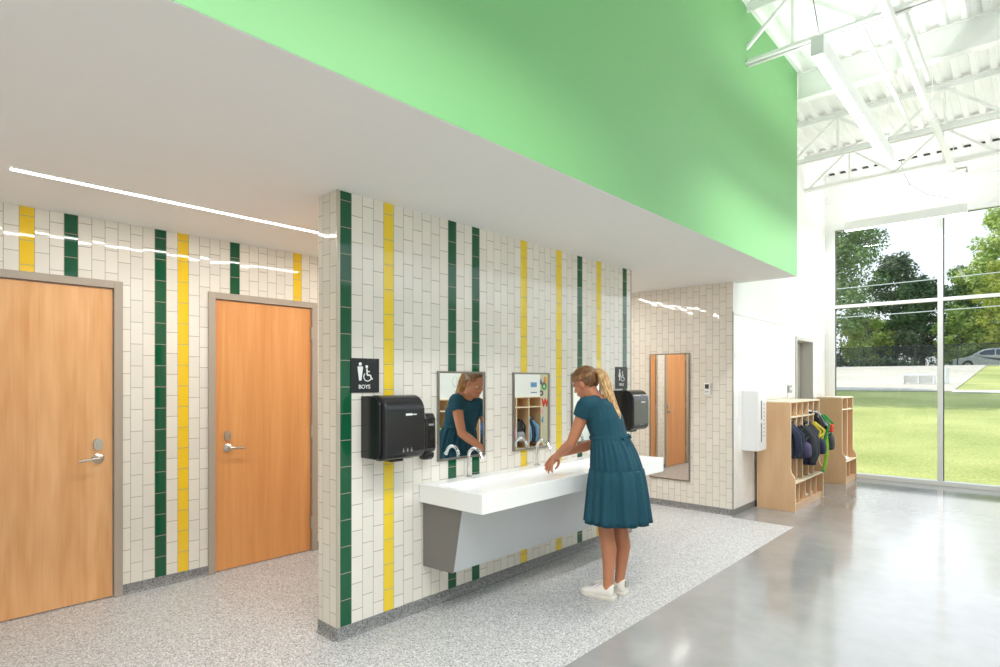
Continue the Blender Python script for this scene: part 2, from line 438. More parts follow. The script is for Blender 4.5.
# base strips of terrazzo along the tiled walls
def cove(name, pts, axis, a, b, base, sgn):
    prof = [(base - sgn * .004, 0), (base + sgn * .022, 0), (base + sgn * .010, .008), (base + sgn * .006, .022), (base + sgn * .0055, .071), (base - sgn * .004, .071)]
    mb = MB()
    for a, b in pts: mb.prism(prof, 1 - axis, a, b) if axis == 0 else mb.prism(prof, 0, a, b)
    return struct(mb.build(name, M['cove']))
cove('baseboard_left', [(YR, .225), (1.238, 1.810), (2.735, 2.785), (3.655, 3.935), (4.96, YB)], 0, 0, 0, XL, 1)
cove('baseboard_partition', [(1.849 - .006, 5.165 + .006)], 0, 0, 0, XP, 1)
cove('baseboard_partition_end', [(XP - .2, XP)], 1, 0, 0, 1.849, -1)
cove('baseboard_back', [(XL, XR)], 1, 0, 0, YB, -1)
mb = MB(); mb.box(XR - .004, XR + .006, YB, 8.81, 0, .071); mb.box(XR - .004, XR + .006, 9.69, YW, 0, .071)
struct(mb.build('baseboard_hall', plain('rubber_base_grey', (132, 132, 130), .5)))

# partition (slab with its own tile on each face)
mb = MB(); mb.box(XP - .2, XP, 1.849, 5.165, 0, ZC)
for f in mb.bm.faces:
    f.normal_update(); f.material_index = 1 if abs(f.normal.y) > .5 else 0
struct(mb.build('wall_partition', [T_part, T_end]), 'free-standing tiled partition with green and yellow stripes')
mb = MB()
mb.box(XP - .004, XP + .003, 1.845, 1.8675, .071, ZC); mb.box(XP - .006, XP + .001, 1.846, 1.851, .071, ZC)
struct(mb.build('trim_1', plain('tile_edge_trim', (196, 188, 172), .35, metal=.4)))
mb = MB(); mb.box(XP - .008, XP + .0025, 5.158, 5.168, .071, ZC)
struct(mb.build('trim_2', M['trimgrey']))

# back wall of the passage and hall side wall
mb = MB(); mb.box(XL, XR - .0006, YB, YB + .2, 0, ZC + .05)
for f in mb.bm.faces: f.material_index = 0
struct(mb.build('wall_back', T_back))
HOLE = (8.81, 9.69, 0, 2.12)
mb = MB()
us = [YB + .2, 8.81, 9.69, YW]; zs = [0, 2.12, 2.236, ZD + .06]
for i in range(3):
    for k in range(3):
        if i == 1 and k == 0: continue
        mb.box(XR - .2, XR, us[i], us[i + 1], zs[k], zs[k + 1], 1 if k == 2 else 0)
mb.box(XR - .2, XR, YB + .0005, YB + .2, 0, 2.236, 0); mb.box(XR - .2, XR, YB, YB + .2, ZC + .05, ZD + .06, 1)
mb.box(XR - .0001, XR, YB + .0005, YB + .2, 2.236, ZC + .05, 1)
struct(mb.build('wall_hall', [T_hall, M['white_paint']]))
mb = MB(); mb.box(XR - .004, XR + .006, YB - .006, YB + .004, 0, ZC - .33)
struct(mb.build('trim_3', M['trimgrey']))
mb = MB(); mb.box(XR - .002, XR + .008, YB + .005, YW, 2.232, 2.244)
struct(mb.build('trim_4', M['white_paint']))

# doorway in the hall wall
r = struct(root('door_5', (XR, 9.25, 0)))
mb = MB()
for a, b, c, d in ((8.81, 8.86, 0, 2.12), (9.64, 9.69, 0, 2.12), (8.86, 9.64, 2.07, 2.12)): mb.box(XR - .22, XR + .012, a, b, c, d)
mb.build('door_frame', plain('pale_grey_frame', (206, 203, 196), .5), r, bevel=.003)
MB().box(XR - .20, XR - .155, 8.87, 9.63, .01, 2.06).build('door_leaf', M['doorgrey'], r)
MB().box(XR - .157, XR - .150, 8.93, 9.06, .95, 2.0).build('gap_strip', M['dark'], r)  # dark strip painted for the shade of the gap beside the leaf
mb = MB(); mb.lathe([(.001, .05), (.02, .045), (.03, 0)], (XR - .155, 8.95, .95), 'x', 16)
mb.build('door_knob', M['nickel'], r, smooth=True)
struct(MB().box(XR - .35, XR - .3, 8.6, 9.9, 0, 2.3).build('wall_beyond', M['white_paint']))

# soffit, green fascia, roof
mb = MB(); mb.box(XL - .16, XG - .002, YR, 6.655, ZC, ZC + .1)
struct(mb.build('ceiling', M['soffit']), 'flat pale soffit over the washing area')
mb = MB(); mb.box(XG - .12, XG, YR, 6.66, ZC + .002, ZD + .06); mb.box(XR - .1, XG - .12, 6.56, 6.66, ZC + .002, ZD + .06)
struct(mb.build('wall_green', M['green']), 'leaf green painted fascia wall above the soffit')
mb = MB(); mb.box(XL - .3, XH + .4, YR - .2, YW + .35, ZD + .07, ZD + .25)
struct(mb.build('ceiling_roof', M['white_paint']))
# ribbed deck
mb = MB()
prof = []
x = -2.46; p = .1524
while x < XH + .1:
    prof += [(x, ZD), (x + .045, ZD), (x + .062, ZD + .038), (x + p - .017, ZD + .038)]
    x += p
prof += [(x, ZD)]
for (x0, z0), (x1, z1) in zip(prof, prof[1:]):
    mb.face([(x0, YR, z0), (x1, YR, z1), (x1, YW + .1, z1), (x0, YW + .1, z0)])
bmesh.ops.remove_doubles(mb.bm, verts=mb.bm.verts, dist=1e-5)
bmesh.ops.solidify(mb.bm, geom=list(mb.bm.faces), thickness=-.004)
struct(mb.build('ceiling_deck', M['deck']), 'white ribbed metal roof deck')

mb = MB(); x = -2.46 + .066  # dark slips set into the flute ends, painted for their shade
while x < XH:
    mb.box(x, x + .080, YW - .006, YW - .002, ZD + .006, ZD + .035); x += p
struct(mb.build('flute_shade', M['dark']), 'dark slips standing in for shade in the deck flutes along the window wall top')
# rear wall and hall far-side wall with unseen clerestory windows added to brighten the hall
struct(MB().box(XL - .16, XH + .1, YR - .12, YR, 0, ZD + .06).build('wall_rear', M['white_paint']))
CL = [(-2.2, .4, 2.75, 4.45), (.6, 3.2, 2.75, 4.45), (3.4, 6.0, 2.75, 4.45), (6.2, 8.2, 2.75, 4.45), (8.4, 10.1, 2.75, 4.45)]
wall_grid('wall_right', M['white_paint'], 0, XH, XH + .12, YR, YW + .12, 0, ZD + .06, CL)
for i, (a, b, c, d) in enumerate(CL):
    r = struct(root('window_%d' % (i + 2), (XH + .06, (a + b) / 2, c)))
    mb = MB(); w = .05
    mb.box(XH + .03, XH + .09, a, b, c, c + w); mb.box(XH + .03, XH + .09, a, b, d - w, d); mb.box(XH + .03, XH + .09, a, a + w, c, d); mb.box(XH + .03, XH + .09, b - w, b, c, d)
    mb.build('window_frame', M['alu'], r)
    MB().box(XH + .058, XH + .062, a + w, b - w, c + w, d - w).build('pane', M['glass'], r)

# window wall
wall_grid('wall_window', M['white_paint'], 1, YW, YW + .2, XR - .2, XH + .12, 0, ZD + .06, [(-2.40, .94, 0.0, 3.92)])
mb = MB(); mb.box(XR, XH, YW - .05, YW + .001, 4.335, 4.365); mb.box(XR, XH, YW - .02, YW + .001, 4.365, 4.62)
struct(mb.build('trim_5', M['white_paint']), 'thin white ledge above the big window')
r = struct(root('window_1', (-.7, YW + .05, 0)), 'tall white-framed window wall onto the lawn')
mull = [-2.365, -.985, .36]
mb = MB()
mb.box(-2.40, .94, YW + .0, YW + .13, 0.0, .062); mb.box(-2.40, .94, YW, YW + .13, 3.87, 3.92)
mb.box(-2.40, -2.325, YW, YW + .13, .062, 3.87); mb.box(.88, .94, YW, YW + .13, .062, 3.87)
for x in mull[1:]: mb.box(x - .03, x + .03, YW, YW + .13, .062, 3.87)
for x0, x1 in ((-2.325, -1.015), (-.955, .33), (.39, .88)): mb.box(x0, x1, YW + .005, YW + .12, 2.635, 2.685)
mb.build('window_frame', M['alu'], r, bevel=.003)
mb = MB()
for x0, x1 in ((-2.325, -1.015), (-.955, .33), (.39, .88)):
    for z0, z1 in ((.062, 2.635), (2.685, 3.87)):
        mb.box(x0, x0 + .012, YW + .055, YW + .068, z0, z1); mb.box(x1 - .006, x1, YW + .055, YW + .068, z0, z1)
        mb.box(x0, x1, YW + .055, YW + .068, z1 - .008, z1)
mb.build('gasket', M['gasket'], r)
for x0, x1 in ((-2.325, -1.015), (-.955, .33), (.39, .88)):
    for z0, z1 in ((.062, 2.635), (2.685, 3.87)):
        MB().box(x0, x1, YW + .058, YW + .064, z0, z1).build('pane', M['glass'], r)

# ------------------------------------------------------------------ steelwork and services under the deck
def joist(y, x0, label, ph):
    r = root('steel_joist', (x0, y, 4.22), label, 'joist', 'open web joists under the roof deck')
    top = MB(); 
    for s in (-1, 1):
        top.box(x0, XH, y + s * .001 - (.045 if s < 0 else 0), y + s * .001 + (.045 if s > 0 else 0), ZD - .008, ZD - .001)
        top.box(x0, XH, y + s * .001 - (.006 if s < 0 else 0), y + s * .001 + (.006 if s > 0 else 0), ZD - .05, ZD - .001)
    top.build('top_chord', M['steel_white'], r)
    bot = MB()
    for s in (-1, 1):
        bot.box(x0, XH, y + s * .001 - (.045 if s < 0 else 0), y + s * .001 + (.045 if s > 0 else 0), 4.232, 4.239)
        bot.box(x0, XH, y + s * .001 - (.006 if s < 0 else 0), y + s * .001 + (.006 if s > 0 else 0), 4.232, 4.28)
    bot.build('bottom_chord', M['steel_white'], r)
    x = x0 + ph; k = 0
    while x < XH - .2:
        z0, z1 = (4.70, 4.26) if k % 2 else (4.26, 4.70)
        MB().bar((x, y, z0), (min(x + .52, XH), y, z1), .028, .028).build('web_bar', M['steel_white'], r)
        if k % 2 == 0: MB().bar((x + .52, y, 4.26), (x + .52, y, 4.70), .024, .024).build('web_post', M['steel_white'], r)
        x += .52; k += 1
joist(5.2, XG, 'white open web joist nearest the near end of the big hanging light', -.15)
joist(8.0, XR, 'white open web joist just beyond the deep white beam', .18)
joist(9.25, XR, 'white open web joist nearest the tall window', .05)
mb = MB()
mb.box(XG, XH, 6.70, 6.72, 4.46, 4.735); mb.box(XG, XH, 6.66, 6.76, 4.450, 4.464); mb.box(XG, XH, 6.68, 6.76, 4.722, 4.736)
tag(mb.build('roof_beam', M['steel_white']), 'deep flat white roof beam spanning from the green wall end', 'beam')
r = root('sprinkler_pipe', (-.76, 7, 4.16), 'long white sprinkler pipe running under the joists toward the window', 'pipe')
MB().tube([(-.79, 3.6, 4.17), (-.75, 9.6, 4.17)], .034, 14).build('main_pipe', M['steel_white'], r, smooth=True)
for y in (5.55, 7.4, 9.35):
    x = -.79 + .04 * (y - 3.6) / 6
    MB().tube([(x, y - .06, 4.17), (x, y + .06, 4.17)], .044, 14).build('coupling', M['steel_white'], r, smooth=True)
    MB().tube([(x, y, 4.2), (x, y, 4.74)], .006, 6).build('hanger_rod', M['steel_white'], r)
mb = MB(); mb.tube([(-.75, 9.35, 4.17), (-.62, 9.35, 4.17), (-.62, 9.35, 4.12)], .014, 8); mb.lathe([(.004, 0), (.02, .004), (.02, .008), (.006, .02)], (-.62, 9.35, 4.10))
mb.build('sprinkler_head', M['nickel'], r)
for x, y0, y1, w in ((-1.005, 5.2, 8.0, 'slim white bridging rod beside the big hanging light'), (-.72, 5.2, 6.7, 'slim white bridging rod right of the sprinkler pipe')):
    tag(MB().bar((x, y0, 4.30), (x, y1, 4.30), .03, .03).build('bridging_rod', M['steel_white']), w, 'rod', 'bridging rods')

# hanging lights
def pendant(name, x0, x1, y0, y1, z, lab, ends):
    r = root(name, ((x0 + x1) / 2, (y0 + y1) / 2, z), lab, 'light', 'hanging linear lights')
    MB().box(x0, x1, y0, y1, z + .004, z + .13).build('housing', M['steel_white'], r, bevel=.002)
    MB().box(x0 + .006, x1 - .006, y0 + .006, y1 - .006, z, z + .004).build('diffuser', M['pend'], r)
    for k, (p, q) in enumerate(ends): MB().tube([p, q], .0035 if k == 0 and x1 - x0 < .2 else .002, 6).build('suspension_cable', M['cable'] if k == 0 and x1 - x0 < .2 else M['pale_line'], r)
    return r
pendant('pendant_light', -1.125, -1.045, 4.38, 7.08, 3.70, 'long white hanging light running toward the window, above the concrete floor',
        [((-1.085, 4.47, 3.83), (-1.22, 4.47, 4.74)), ((-1.085, 6.95, 3.83), (-1.085, 6.95, 4.74))])
r = pendant('pendant_light', -2.06, -.64, 9.78, 9.86, 3.70, 'white hanging light in front of the window top, parallel to the glass',
        [((-1.96, 9.82, 3.83), (-1.96, 9.82, 4.74)), ((-.74, 9.82, 3.83), (-.74, 9.82, 4.74))])
mb = MB(); mb.tube([(-1.37, 9.82, 4.60), (-1.35, 9.82, 4.42), (-1.27, 9.82, 4.22), (-1.08, 9.82, 4.04), (-.80, 9.82, 3.92), (-.72, 9.82, 3.83)], .004, 6)
mb.build('power_cord', M['cable'], r)
MB().box(-1.42, -1.32, 9.79, 9.85, 4.60, 4.63).bar((-1.37, 9.82, 4.62), (-1.37, 9.82, 4.74), .012, .012).build('junction_box', M['steel_white'], r)
for y0, y1, lab in ((.53, 2.97, 'recessed white light strip in the soffit above the wooden doors'), (3.35, 5.97, 'recessed white light strip in the soffit behind the tiled partition')):
    r = root('ceiling_light', (-3.9, (y0 + y1) / 2, ZC), lab, 'light', 'recessed strip lights in the soffit')
    MB().box(-3.925, -3.875, y0, y1, ZC - .004, ZC - .0005).build('diffuser', M['strip'], r)
    mb = MB(); 
    for a, b in ((-3.932, -3.925), (-3.875, -3.868)): mb.box(a, b, y0, y1, ZC - .006, ZC - .0002)
    mb.build('trim_ring', M['white_paint'], r)

# ------------------------------------------------------------------ sink
SX, SY0, SY1, SZ0, SZ1 = -2.38, 2.455, 4.725, .705, .825
r = root('wash_trough', (XP, (SY0 + SY1) / 2, .285), 'long white wall-hung wash trough with grey apron on the striped partition', 'sink')
mb = MB(); bm = mb.bm
xo0, xo1 = XP + .001, SX
xi0, xi1 = XP + .135, SX - .022
yi0, yi1 = SY0 + .05, SY1 - .05
def rect(x0, x1, y0, y1, z): return [(x0, y0, z), (x1, y0, z), (x1, y1, z), (x0, y1, z)]
mb.rings([rect(xo0, xo1, SY0, SY1, SZ0), rect(xo0, xo1, SY0, SY1, SZ1), rect(xi0, xi1, yi0, yi1, SZ1),
          [(xi0 + .01, yi0 + .03, SZ1 - .038), (xi1 - .03, yi0 + .03, SZ1 - .022), (xi1 - .03, yi1 - .03, SZ1 - .022), (xi0 + .01, yi1 - .03, SZ1 - .038)]])
mb.build('basin', M['solid'], r, bevel=.005)
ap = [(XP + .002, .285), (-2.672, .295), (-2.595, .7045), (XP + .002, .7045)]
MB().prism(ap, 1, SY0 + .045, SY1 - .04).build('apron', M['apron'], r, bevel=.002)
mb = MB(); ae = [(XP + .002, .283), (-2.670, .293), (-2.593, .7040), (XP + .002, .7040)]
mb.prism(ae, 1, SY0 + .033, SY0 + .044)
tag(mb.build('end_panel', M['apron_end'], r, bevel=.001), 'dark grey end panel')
for y, lab in ((2.847, 'chrome gooseneck faucet below the left framed mirror'), (3.600, 'chrome gooseneck faucet below the middle framed mirror'), (4.38, 'chrome gooseneck faucet half hidden behind the leaning person')):
    x = -2.89
    r = root('faucet', (x, y, SZ1), lab, 'faucet', 'chrome faucets on the trough')
    MB().lathe([(.026, SZ1), (.026, SZ1 + .006), (.018, SZ1 + .014), (.013, SZ1 + .02)], (x, y, 0)).build('base', M['chrome'], r, smooth=True)
    pts = [(x, y, SZ1 + .01), (x, y, SZ1 + .144)]
    R = .06
    for k in range(1, 13):
        a = PI - k * PI * .86 / 12
        pts.append((x + R + R * math.cos(a), y, SZ1 + .144 + R * math.sin(a)))
    e = V(pts[-1]) + (V(pts[-1]) - V(pts[-2])).normalized() * .028; pts.append(tuple(e))
    MB().tube(pts, .0115, 14).build('spout', M['chrome'], r, smooth=True)
    MB().tube([V(pts[-1]) - (V(pts[-1]) - V(pts[-2])).normalized() * .012, V(pts[-1]) + (V(pts[-1]) - V(pts[-2])).normalized() * .006], .0135, 14).build('aerator', M['chrome'], r, smooth=True)

# ------------------------------------------------------------------ mirrors
def wall_mirror(axis, a, u0, u1, z0, z1, lab, s):
    """axis 0: hangs on plane X=a facing +X ; axis 1: on plane Y=a facing -Y"""
    w, d = .014, .018
    c = (a, (u0 + u1) / 2, z0) if axis == 0 else ((u0 + u1) / 2, a, z0)
    r = root('wall_mirror', c, lab, 'mirror')
    def bx(mb, p0, p1, ua, ub, za, zb):
        if axis == 0: mb.box(a + p0, a + p1, ua, ub, za, zb)
        else: mb.box(ua, ub, a - p1, a - p0, za, zb)
    mb = MB()
    bx(mb, .001, d, u0, u0 + w, z0, z1); bx(mb, .001, d, u1 - w, u1, z0, z1); bx(mb, .001, d, u0 + w, u1 - w, z0, z0 + w); bx(mb, .001, d, u0 + w, u1 - w, z1 - w, z1)
    mb.build('mirror_frame', M['steel'], r, bevel=.002)
    mb = MB(); bx(mb, .002, .010, u0 + w, u1 - w, z0 + w, z1 - w)
    mb.build('glass', M['mirror'], r)
wall_mirror(0, XP, 2.606, 3.062, .952, 1.558, 'steel-framed mirror beside the slim black soap dispenser', 0)
wall_mirror(0, XP, 3.373, 3.826, .952, 1.558, 'steel-framed mirror reflecting a pinboard with a red W', 0)
wall_mirror(0, XP, 4.143, 4.596, .952, 1.558, 'steel-framed mirror hidden behind the head of the person', 0)
wall_mirror(1, YB, -3.461, -2.948, .322, 1.82, 'tall narrow mirror on the plain tiled wall reflecting wooden doors', 0)

# ------------------------------------------------------------------ dispensers
def towel(y0, lab):
    y1 = y0 + .307
    r = root('towel_dispenser', (XP, (y0 + y1) / 2, 1.03), lab, 'paper towel dispenser', 'black towel dispensers')
    def prof(d, zt, zb, rt, rb):
        p = [(XP + .001, zb), (XP + d - rb, zb)]
        p += [(XP + d - rb + rb * math.sin(a), zb + rb - rb * math.cos(a)) for a in [k * PI / 2 / 6 for k in range(1, 7)]]
        p += [(XP + d - rt + rt * math.cos(a), zt - rt + rt * math.sin(a)) for a in [k * PI / 2 / 8 for k in range(0, 9)]]
        return p + [(XP + .001, zt)]
    MB().prism(prof(.19, 1.402, 1.034, .07, .05), 1, y0, y1).build('housing', M['black'], r, bevel=.006, smooth=True)
    p0 = prof(.232, 1.407, 1.030, .10, .06)
    p0 = [(max(x, XP + .09), z) for x, z in p0]
    MB().prism(p0, 1, y0 + .012, y1 - .004).build('cover', M['smoke'], r, bevel=.010, smooth=True, seg=3)
    MB().box(XP + .09, XP + .165, y0 + .10, y0 + .19, 1.012, 1.045).build('outlet', M['black'], r, bevel=.005)
    for yy in (y0 + .035, y1 - .07): MB().box(XP + .10, XP + .14, yy, yy + .035, 1.022, 1.04).build('foot', M['black'], r, bevel=.004)
    mb = MB(); mb.box(XP + .2325, XP + .2335, y0 + .155, y0 + .205, 1.288, 1.300); mb.box(XP + .2325, XP + .2335, y0 + .21, y0 + .236, 1.290, 1.296)
    mb.build('maker_mark', M['whitesign'], r)
    mb = MB()
    for k in range(3):
        yy = y0 + .13 + k * .03
        mb.tube([(XP + .2322, yy, 1.083 + (k == 1) * .005), (XP + .2322, yy + .008, 1.075), (XP + .2322, yy + .016, 1.083 + (k == 1) * .005)], .0018, 6)
        mb.box(XP + .2315, XP + .2330, yy + .006, yy + .010, 1.080, 1.098)
    mb.build('hand_symbol', M['greyprint'], r)
towel(2.008, 'black paper towel dispenser under the BOYS sign, near end of partition')
towel(4.796, 'black paper towel dispenser behind the person, under the far sign')
r = root('soap_dispenser', (XP, 2.476, .98), 'slim black soap dispenser between towel dispenser and left mirror', 'soap dispenser')
mb = MB()
ring = lambda x0, x1, y0, y1, z, b=.018: [(x0, y0, z), (x1 - b, y0, z), (x1, y0 + b, z), (x1, y1 - b, z), (x1 - b, y1, z), (x0, y1, z)]
mb.rings([ring(XP + .001, XP + .085, 2.428, 2.528, 1.035), ring(XP + .001, XP + .095, 2.424, 2.532, 1.06), ring(XP + .001, XP + .092, 2.424, 2.532, 1.25), ring(XP + .001, XP + .075, 2.428, 2.528, 1.282)])
mb.build('body', M['black'], r, bevel=.008)
MB().rings([ring(XP + .02, XP + .075, 2.444, 2.512, .985), ring(XP + .02, XP + .09, 2.436, 2.521, 1.0), ring(XP + .02, XP + .09, 2.436, 2.521, 1.03)]).build('push_bar', M['black'], r, bevel=.006)
MB().box(XP + .0925, XP + .096, 2.463, 2.493, 1.12, 1.165).build('level_window', M['smoke'], r)
MB().box(XP + .0925, XP + .0955, 2.458, 2.498, 1.205, 1.218).build('maker_mark', M['greyprint'], r)

# ------------------------------------------------------------------ restroom signs
def sign(y0, y1, z0, z1, word, woman, lab):
    r = root('restroom_sign', (XP, (y0 + y1) / 2, z0), lab, 'sign', 'restroom signs')
    MB().box(XP + .0005, XP + .007, y0, y1, z0, z1).build('plate', M['blacksign'], r, bevel=.001)
    x0, x1 = XP + .007, XP + .009
    s = (y1 - y0) / .202
    cy = y0 + .064 * s
    mb = MB()
    mb.lathe([(.0105, x0), (.0105, x1)], (0, cy, z1 - .034), 'x', 18)
    def pr(pts): mb.prism([(cy + a * s, z1 + b) for a, b in pts], 0, x0, x1)
    if woman:
        pr([(-.010, -.048), (.010, -.048), (.021, -.095), (.008, -.095), (.007, -.132), (-.007, -.132), (-.008, -.095), (-.021, -.095)])
    else:
        pr([(-.018, -.048), (.018, -.048), (.019, -.056), (.008, -.132), (-.008, -.132), (-.019, -.056)])
    mb.build('person_symbol', M['whitesign'], r)
    mb = MB(); wy = y0 + .118 * s
    mb.lathe([(.009, x0), (.009, x1)], (0, wy - .008, z1 - .049), 'x', 16)
    def st(pts, w=.0095):
        for a, b in zip(pts, pts[1:]): mb.bar((XP + .008, wy + a[0] * s, z1 + a[1]), (XP + .008, wy + b[0] * s, z1 + b[1]), w, .0022, up=(1, 0, 0))
    st([(-.007, -.060), (-.004, -.100), (.018, -.100), (.027, -.124), (.034, -.120)])
    st([(-.005, -.078), (.014, -.078)], .007)
    arc = [(-.002 + .027 * math.cos(a), -.110 + .025 * math.sin(a)) for a in [math.radians(k) for k in range(130, 345, 18)]]
    st(arc, .006)
    mb.build('wheelchair_symbol', M['whitesign'], r)
    text(word, .034, 'lettering', M['whitesign'], r, (XP + .008, y0 + .094 * s, z1 - .170), RX, .001)
sign(1.937, 2.137, 1.422, 1.626, 'BOYS', False, 'black square sign lettered BOYS with restroom symbols')
sign(4.868, 5.085, 1.417, 1.627, 'GIRLS', True, 'black restroom sign above the far towel dispenser, beside the last green stripe')

# ------------------------------------------------------------------ small wall items
r = root('thermostat', (-2.737, YB, 1.334), 'small white thermostat right of the tall mirror', 'thermostat')
MB().box(-2.774, -2.703, YB - .026, YB - .0005, 1.334, 1.470).build('case', M['plastic'], r, bevel=.004)
MB().box(-2.762, -2.718, YB - .0275, YB - .026, 1.405, 1.456).build('screen', M['screen'], r)
mb = MB()
for k in range(2): mb.box(-2.758 + k * .022, -2.744 + k * .022, YB - .0275, YB - .026, 1.365, 1.377)
mb.build('button', M['greyplate'], r)
r = root('card_reader', (XR, 8.54, 1.25), 'grey and white switch panel beside the hall doorway', 'switch')
MB().box(XR + .0005, XR + .012, 8.45, 8.625, 1.335, 1.435).build('grey_plate', M['greyplate'], r, bevel=.003)
MB().box(XR + .012, XR + .018, 8.50, 8.575, 1.37, 1.405).build('keypad', M['plastic'], r)
MB().box(XR + .0005, XR + .010, 8.45, 8.625, 1.245, 1.325).build('rocker_plate', M['plastic'], r, bevel=.003)
MB().box(XR + .010, XR + .013, 8.47, 8.60, 1.245, 1.257).build('lower_strip', M['greyplate'], r)
r = root('wall_cabinet', (XR, 6.92, .70), 'narrow white metal wall box with a dark slot, above the near cubby unit end', 'cabinet')
MB().box(XR + .0005, XR + .172, 6.783, 7.055, .702, 1.382).build('case', M['plastic'], r, bevel=.004)
MB().box(XR + .172, XR + .180, 6.790, 7.050, .710, 1.374).build('door', M['plastic'], r, bevel=.003)
for z0, z1 in ((.80, 1.015), (1.055, 1.27)): MB().box(XR + .180, XR + .1815, 6.868, 6.893, z0, z1).build('slot', M['slot'], r)
MB().box(XR + .180, XR + .192, 6.86, 6.90, 1.02, 1.05).build('latch', M['plastic'], r, bevel=.002)
for k in range(9): MB().box(XR + .180, XR + .1812, 6.955, 6.985, .86 + k * .045, .872 + k * .045).build('louvre', M['greyprint'], r)

# ------------------------------------------------------------------ cubby lockers
def locker(x0, y0, bays, bw, depth, bench, H, lab, flip=False, group='wooden coat cubbies along the hall'):
    """built facing +X from back x0, running +Y from y0 ; flip faces -X"""
    L = bays * bw + .018; sg = -1 if flip else 1
    r = root('coat_locker', (x0, y0 + L / 2, 0), lab, 'coat locker', group)
    T = .018
    def X(d): return x0 + sg * d
    def B(d0, d1, a, b, c, d): 
        p, q = sorted((X(d0), X(d1))); return MB().box(p, q, a, b, c, d)
    zb = .33
    side = [(0, 0), (bench, 0), (bench, zb + .035), (bench - .012, zb + .07), (depth + .008, zb + .11), (depth, zb + .16), (depth, H), (0, H)]
    for y in (y0, y0 + L - T):
        MB().prism([(X(a), b) for a, b in side], 1, y, y + T).build('side_panel', M['birch'], r, bevel=.001)
        mb = MB()
        for (a, b), (c, d) in zip(side[1:6], side[2:7]):
            mb.hull8([(X(a), y + .001, b), (X(a) + sg * .0025, y + .001, b), (X(a) + sg * .0025, y + T - .001, b), (X(a), y + T - .001, b),
                      (X(c), y + .001, d), (X(c) + sg * .0025, y + .001, d), (X(c) + sg * .0025, y + T - .001, d), (X(c), y + T - .001, d)])
        mb.build('edge_band', M['edge'], r)
    B(.001, .010, y0 + T, y0 + L - T, .05, H - T).build('back_panel', M['birch'], r)
    mb = B(0, depth + .004, y0 - .002, y0 + L + .002, H, H + T); mb.build('top_panel', M['edge'], r, bevel=.002)
    B(.010, depth - .005, y0 + T, y0 + L - T, H - .175, H - .157).build('shelf', M['edge'], r)
    B(.010, bench - .003, y0 + T, y0 + L - T, zb - T, zb).build('bench', M['edge'], r, bevel=.002)
    B(.010, bench - .01, y0 + T, y0 + L - T, .06, .06 + T).build('bottom_shelf', M['birch'], r)
    B(bench - .03, bench - .012, y0 + T, y0 + L - T, 0, .06).build('toe_board', M['birch'], r)
    for k in range(1, bays):
        y = y0 + k * bw
        B(.010, depth - .004, y, y + T, zb, H).build('divider', M['edge'] if False else M['birch'], r)
        B(depth - .004, depth - .0015, y, y + T, zb, H).build('edge_band', M['edge'], r)
        B(.010, bench - .02, y, y + T, .078, zb - T).build('divider', M['birch'], r)
    for k in range(bays):
        y = y0 + (k + .5) * bw + T / 2
        mb = MB(); z = H - .235
        mb.tube([(X(.012), y - .032, z + .02), (X(.030), y - .034, z), (X(.034), y - .02, z - .022), (X(.034), y + .02, z - .022), (X(.030), y + .034, z), (X(.012), y + .032, z + .02)], .005, 8)
        mb.build('coat_hook', M['nickel'], r, smooth=True)
    return r
locker(-2.42, 7.163, 5, .237, .372, .420, 1.24, 'wooden coat cubby unit with five bays full of bags, nearest the white wall box')
locker(-2.375, 9.593, 2, .335, .325, .375, 1.24, 'wooden coat cubby unit with two bays, standing by the window')
locker(.98, 5.29, 5, .334, .38, .43, 1.205, 'wooden coat cubby unit with a lime jacket, reflected in the left framed mirror', True)
locker(.98, 7.19, 3, .331, .38, .43, 1.205, 'wooden coat cubby unit reflected in the mirror with the red W', True)

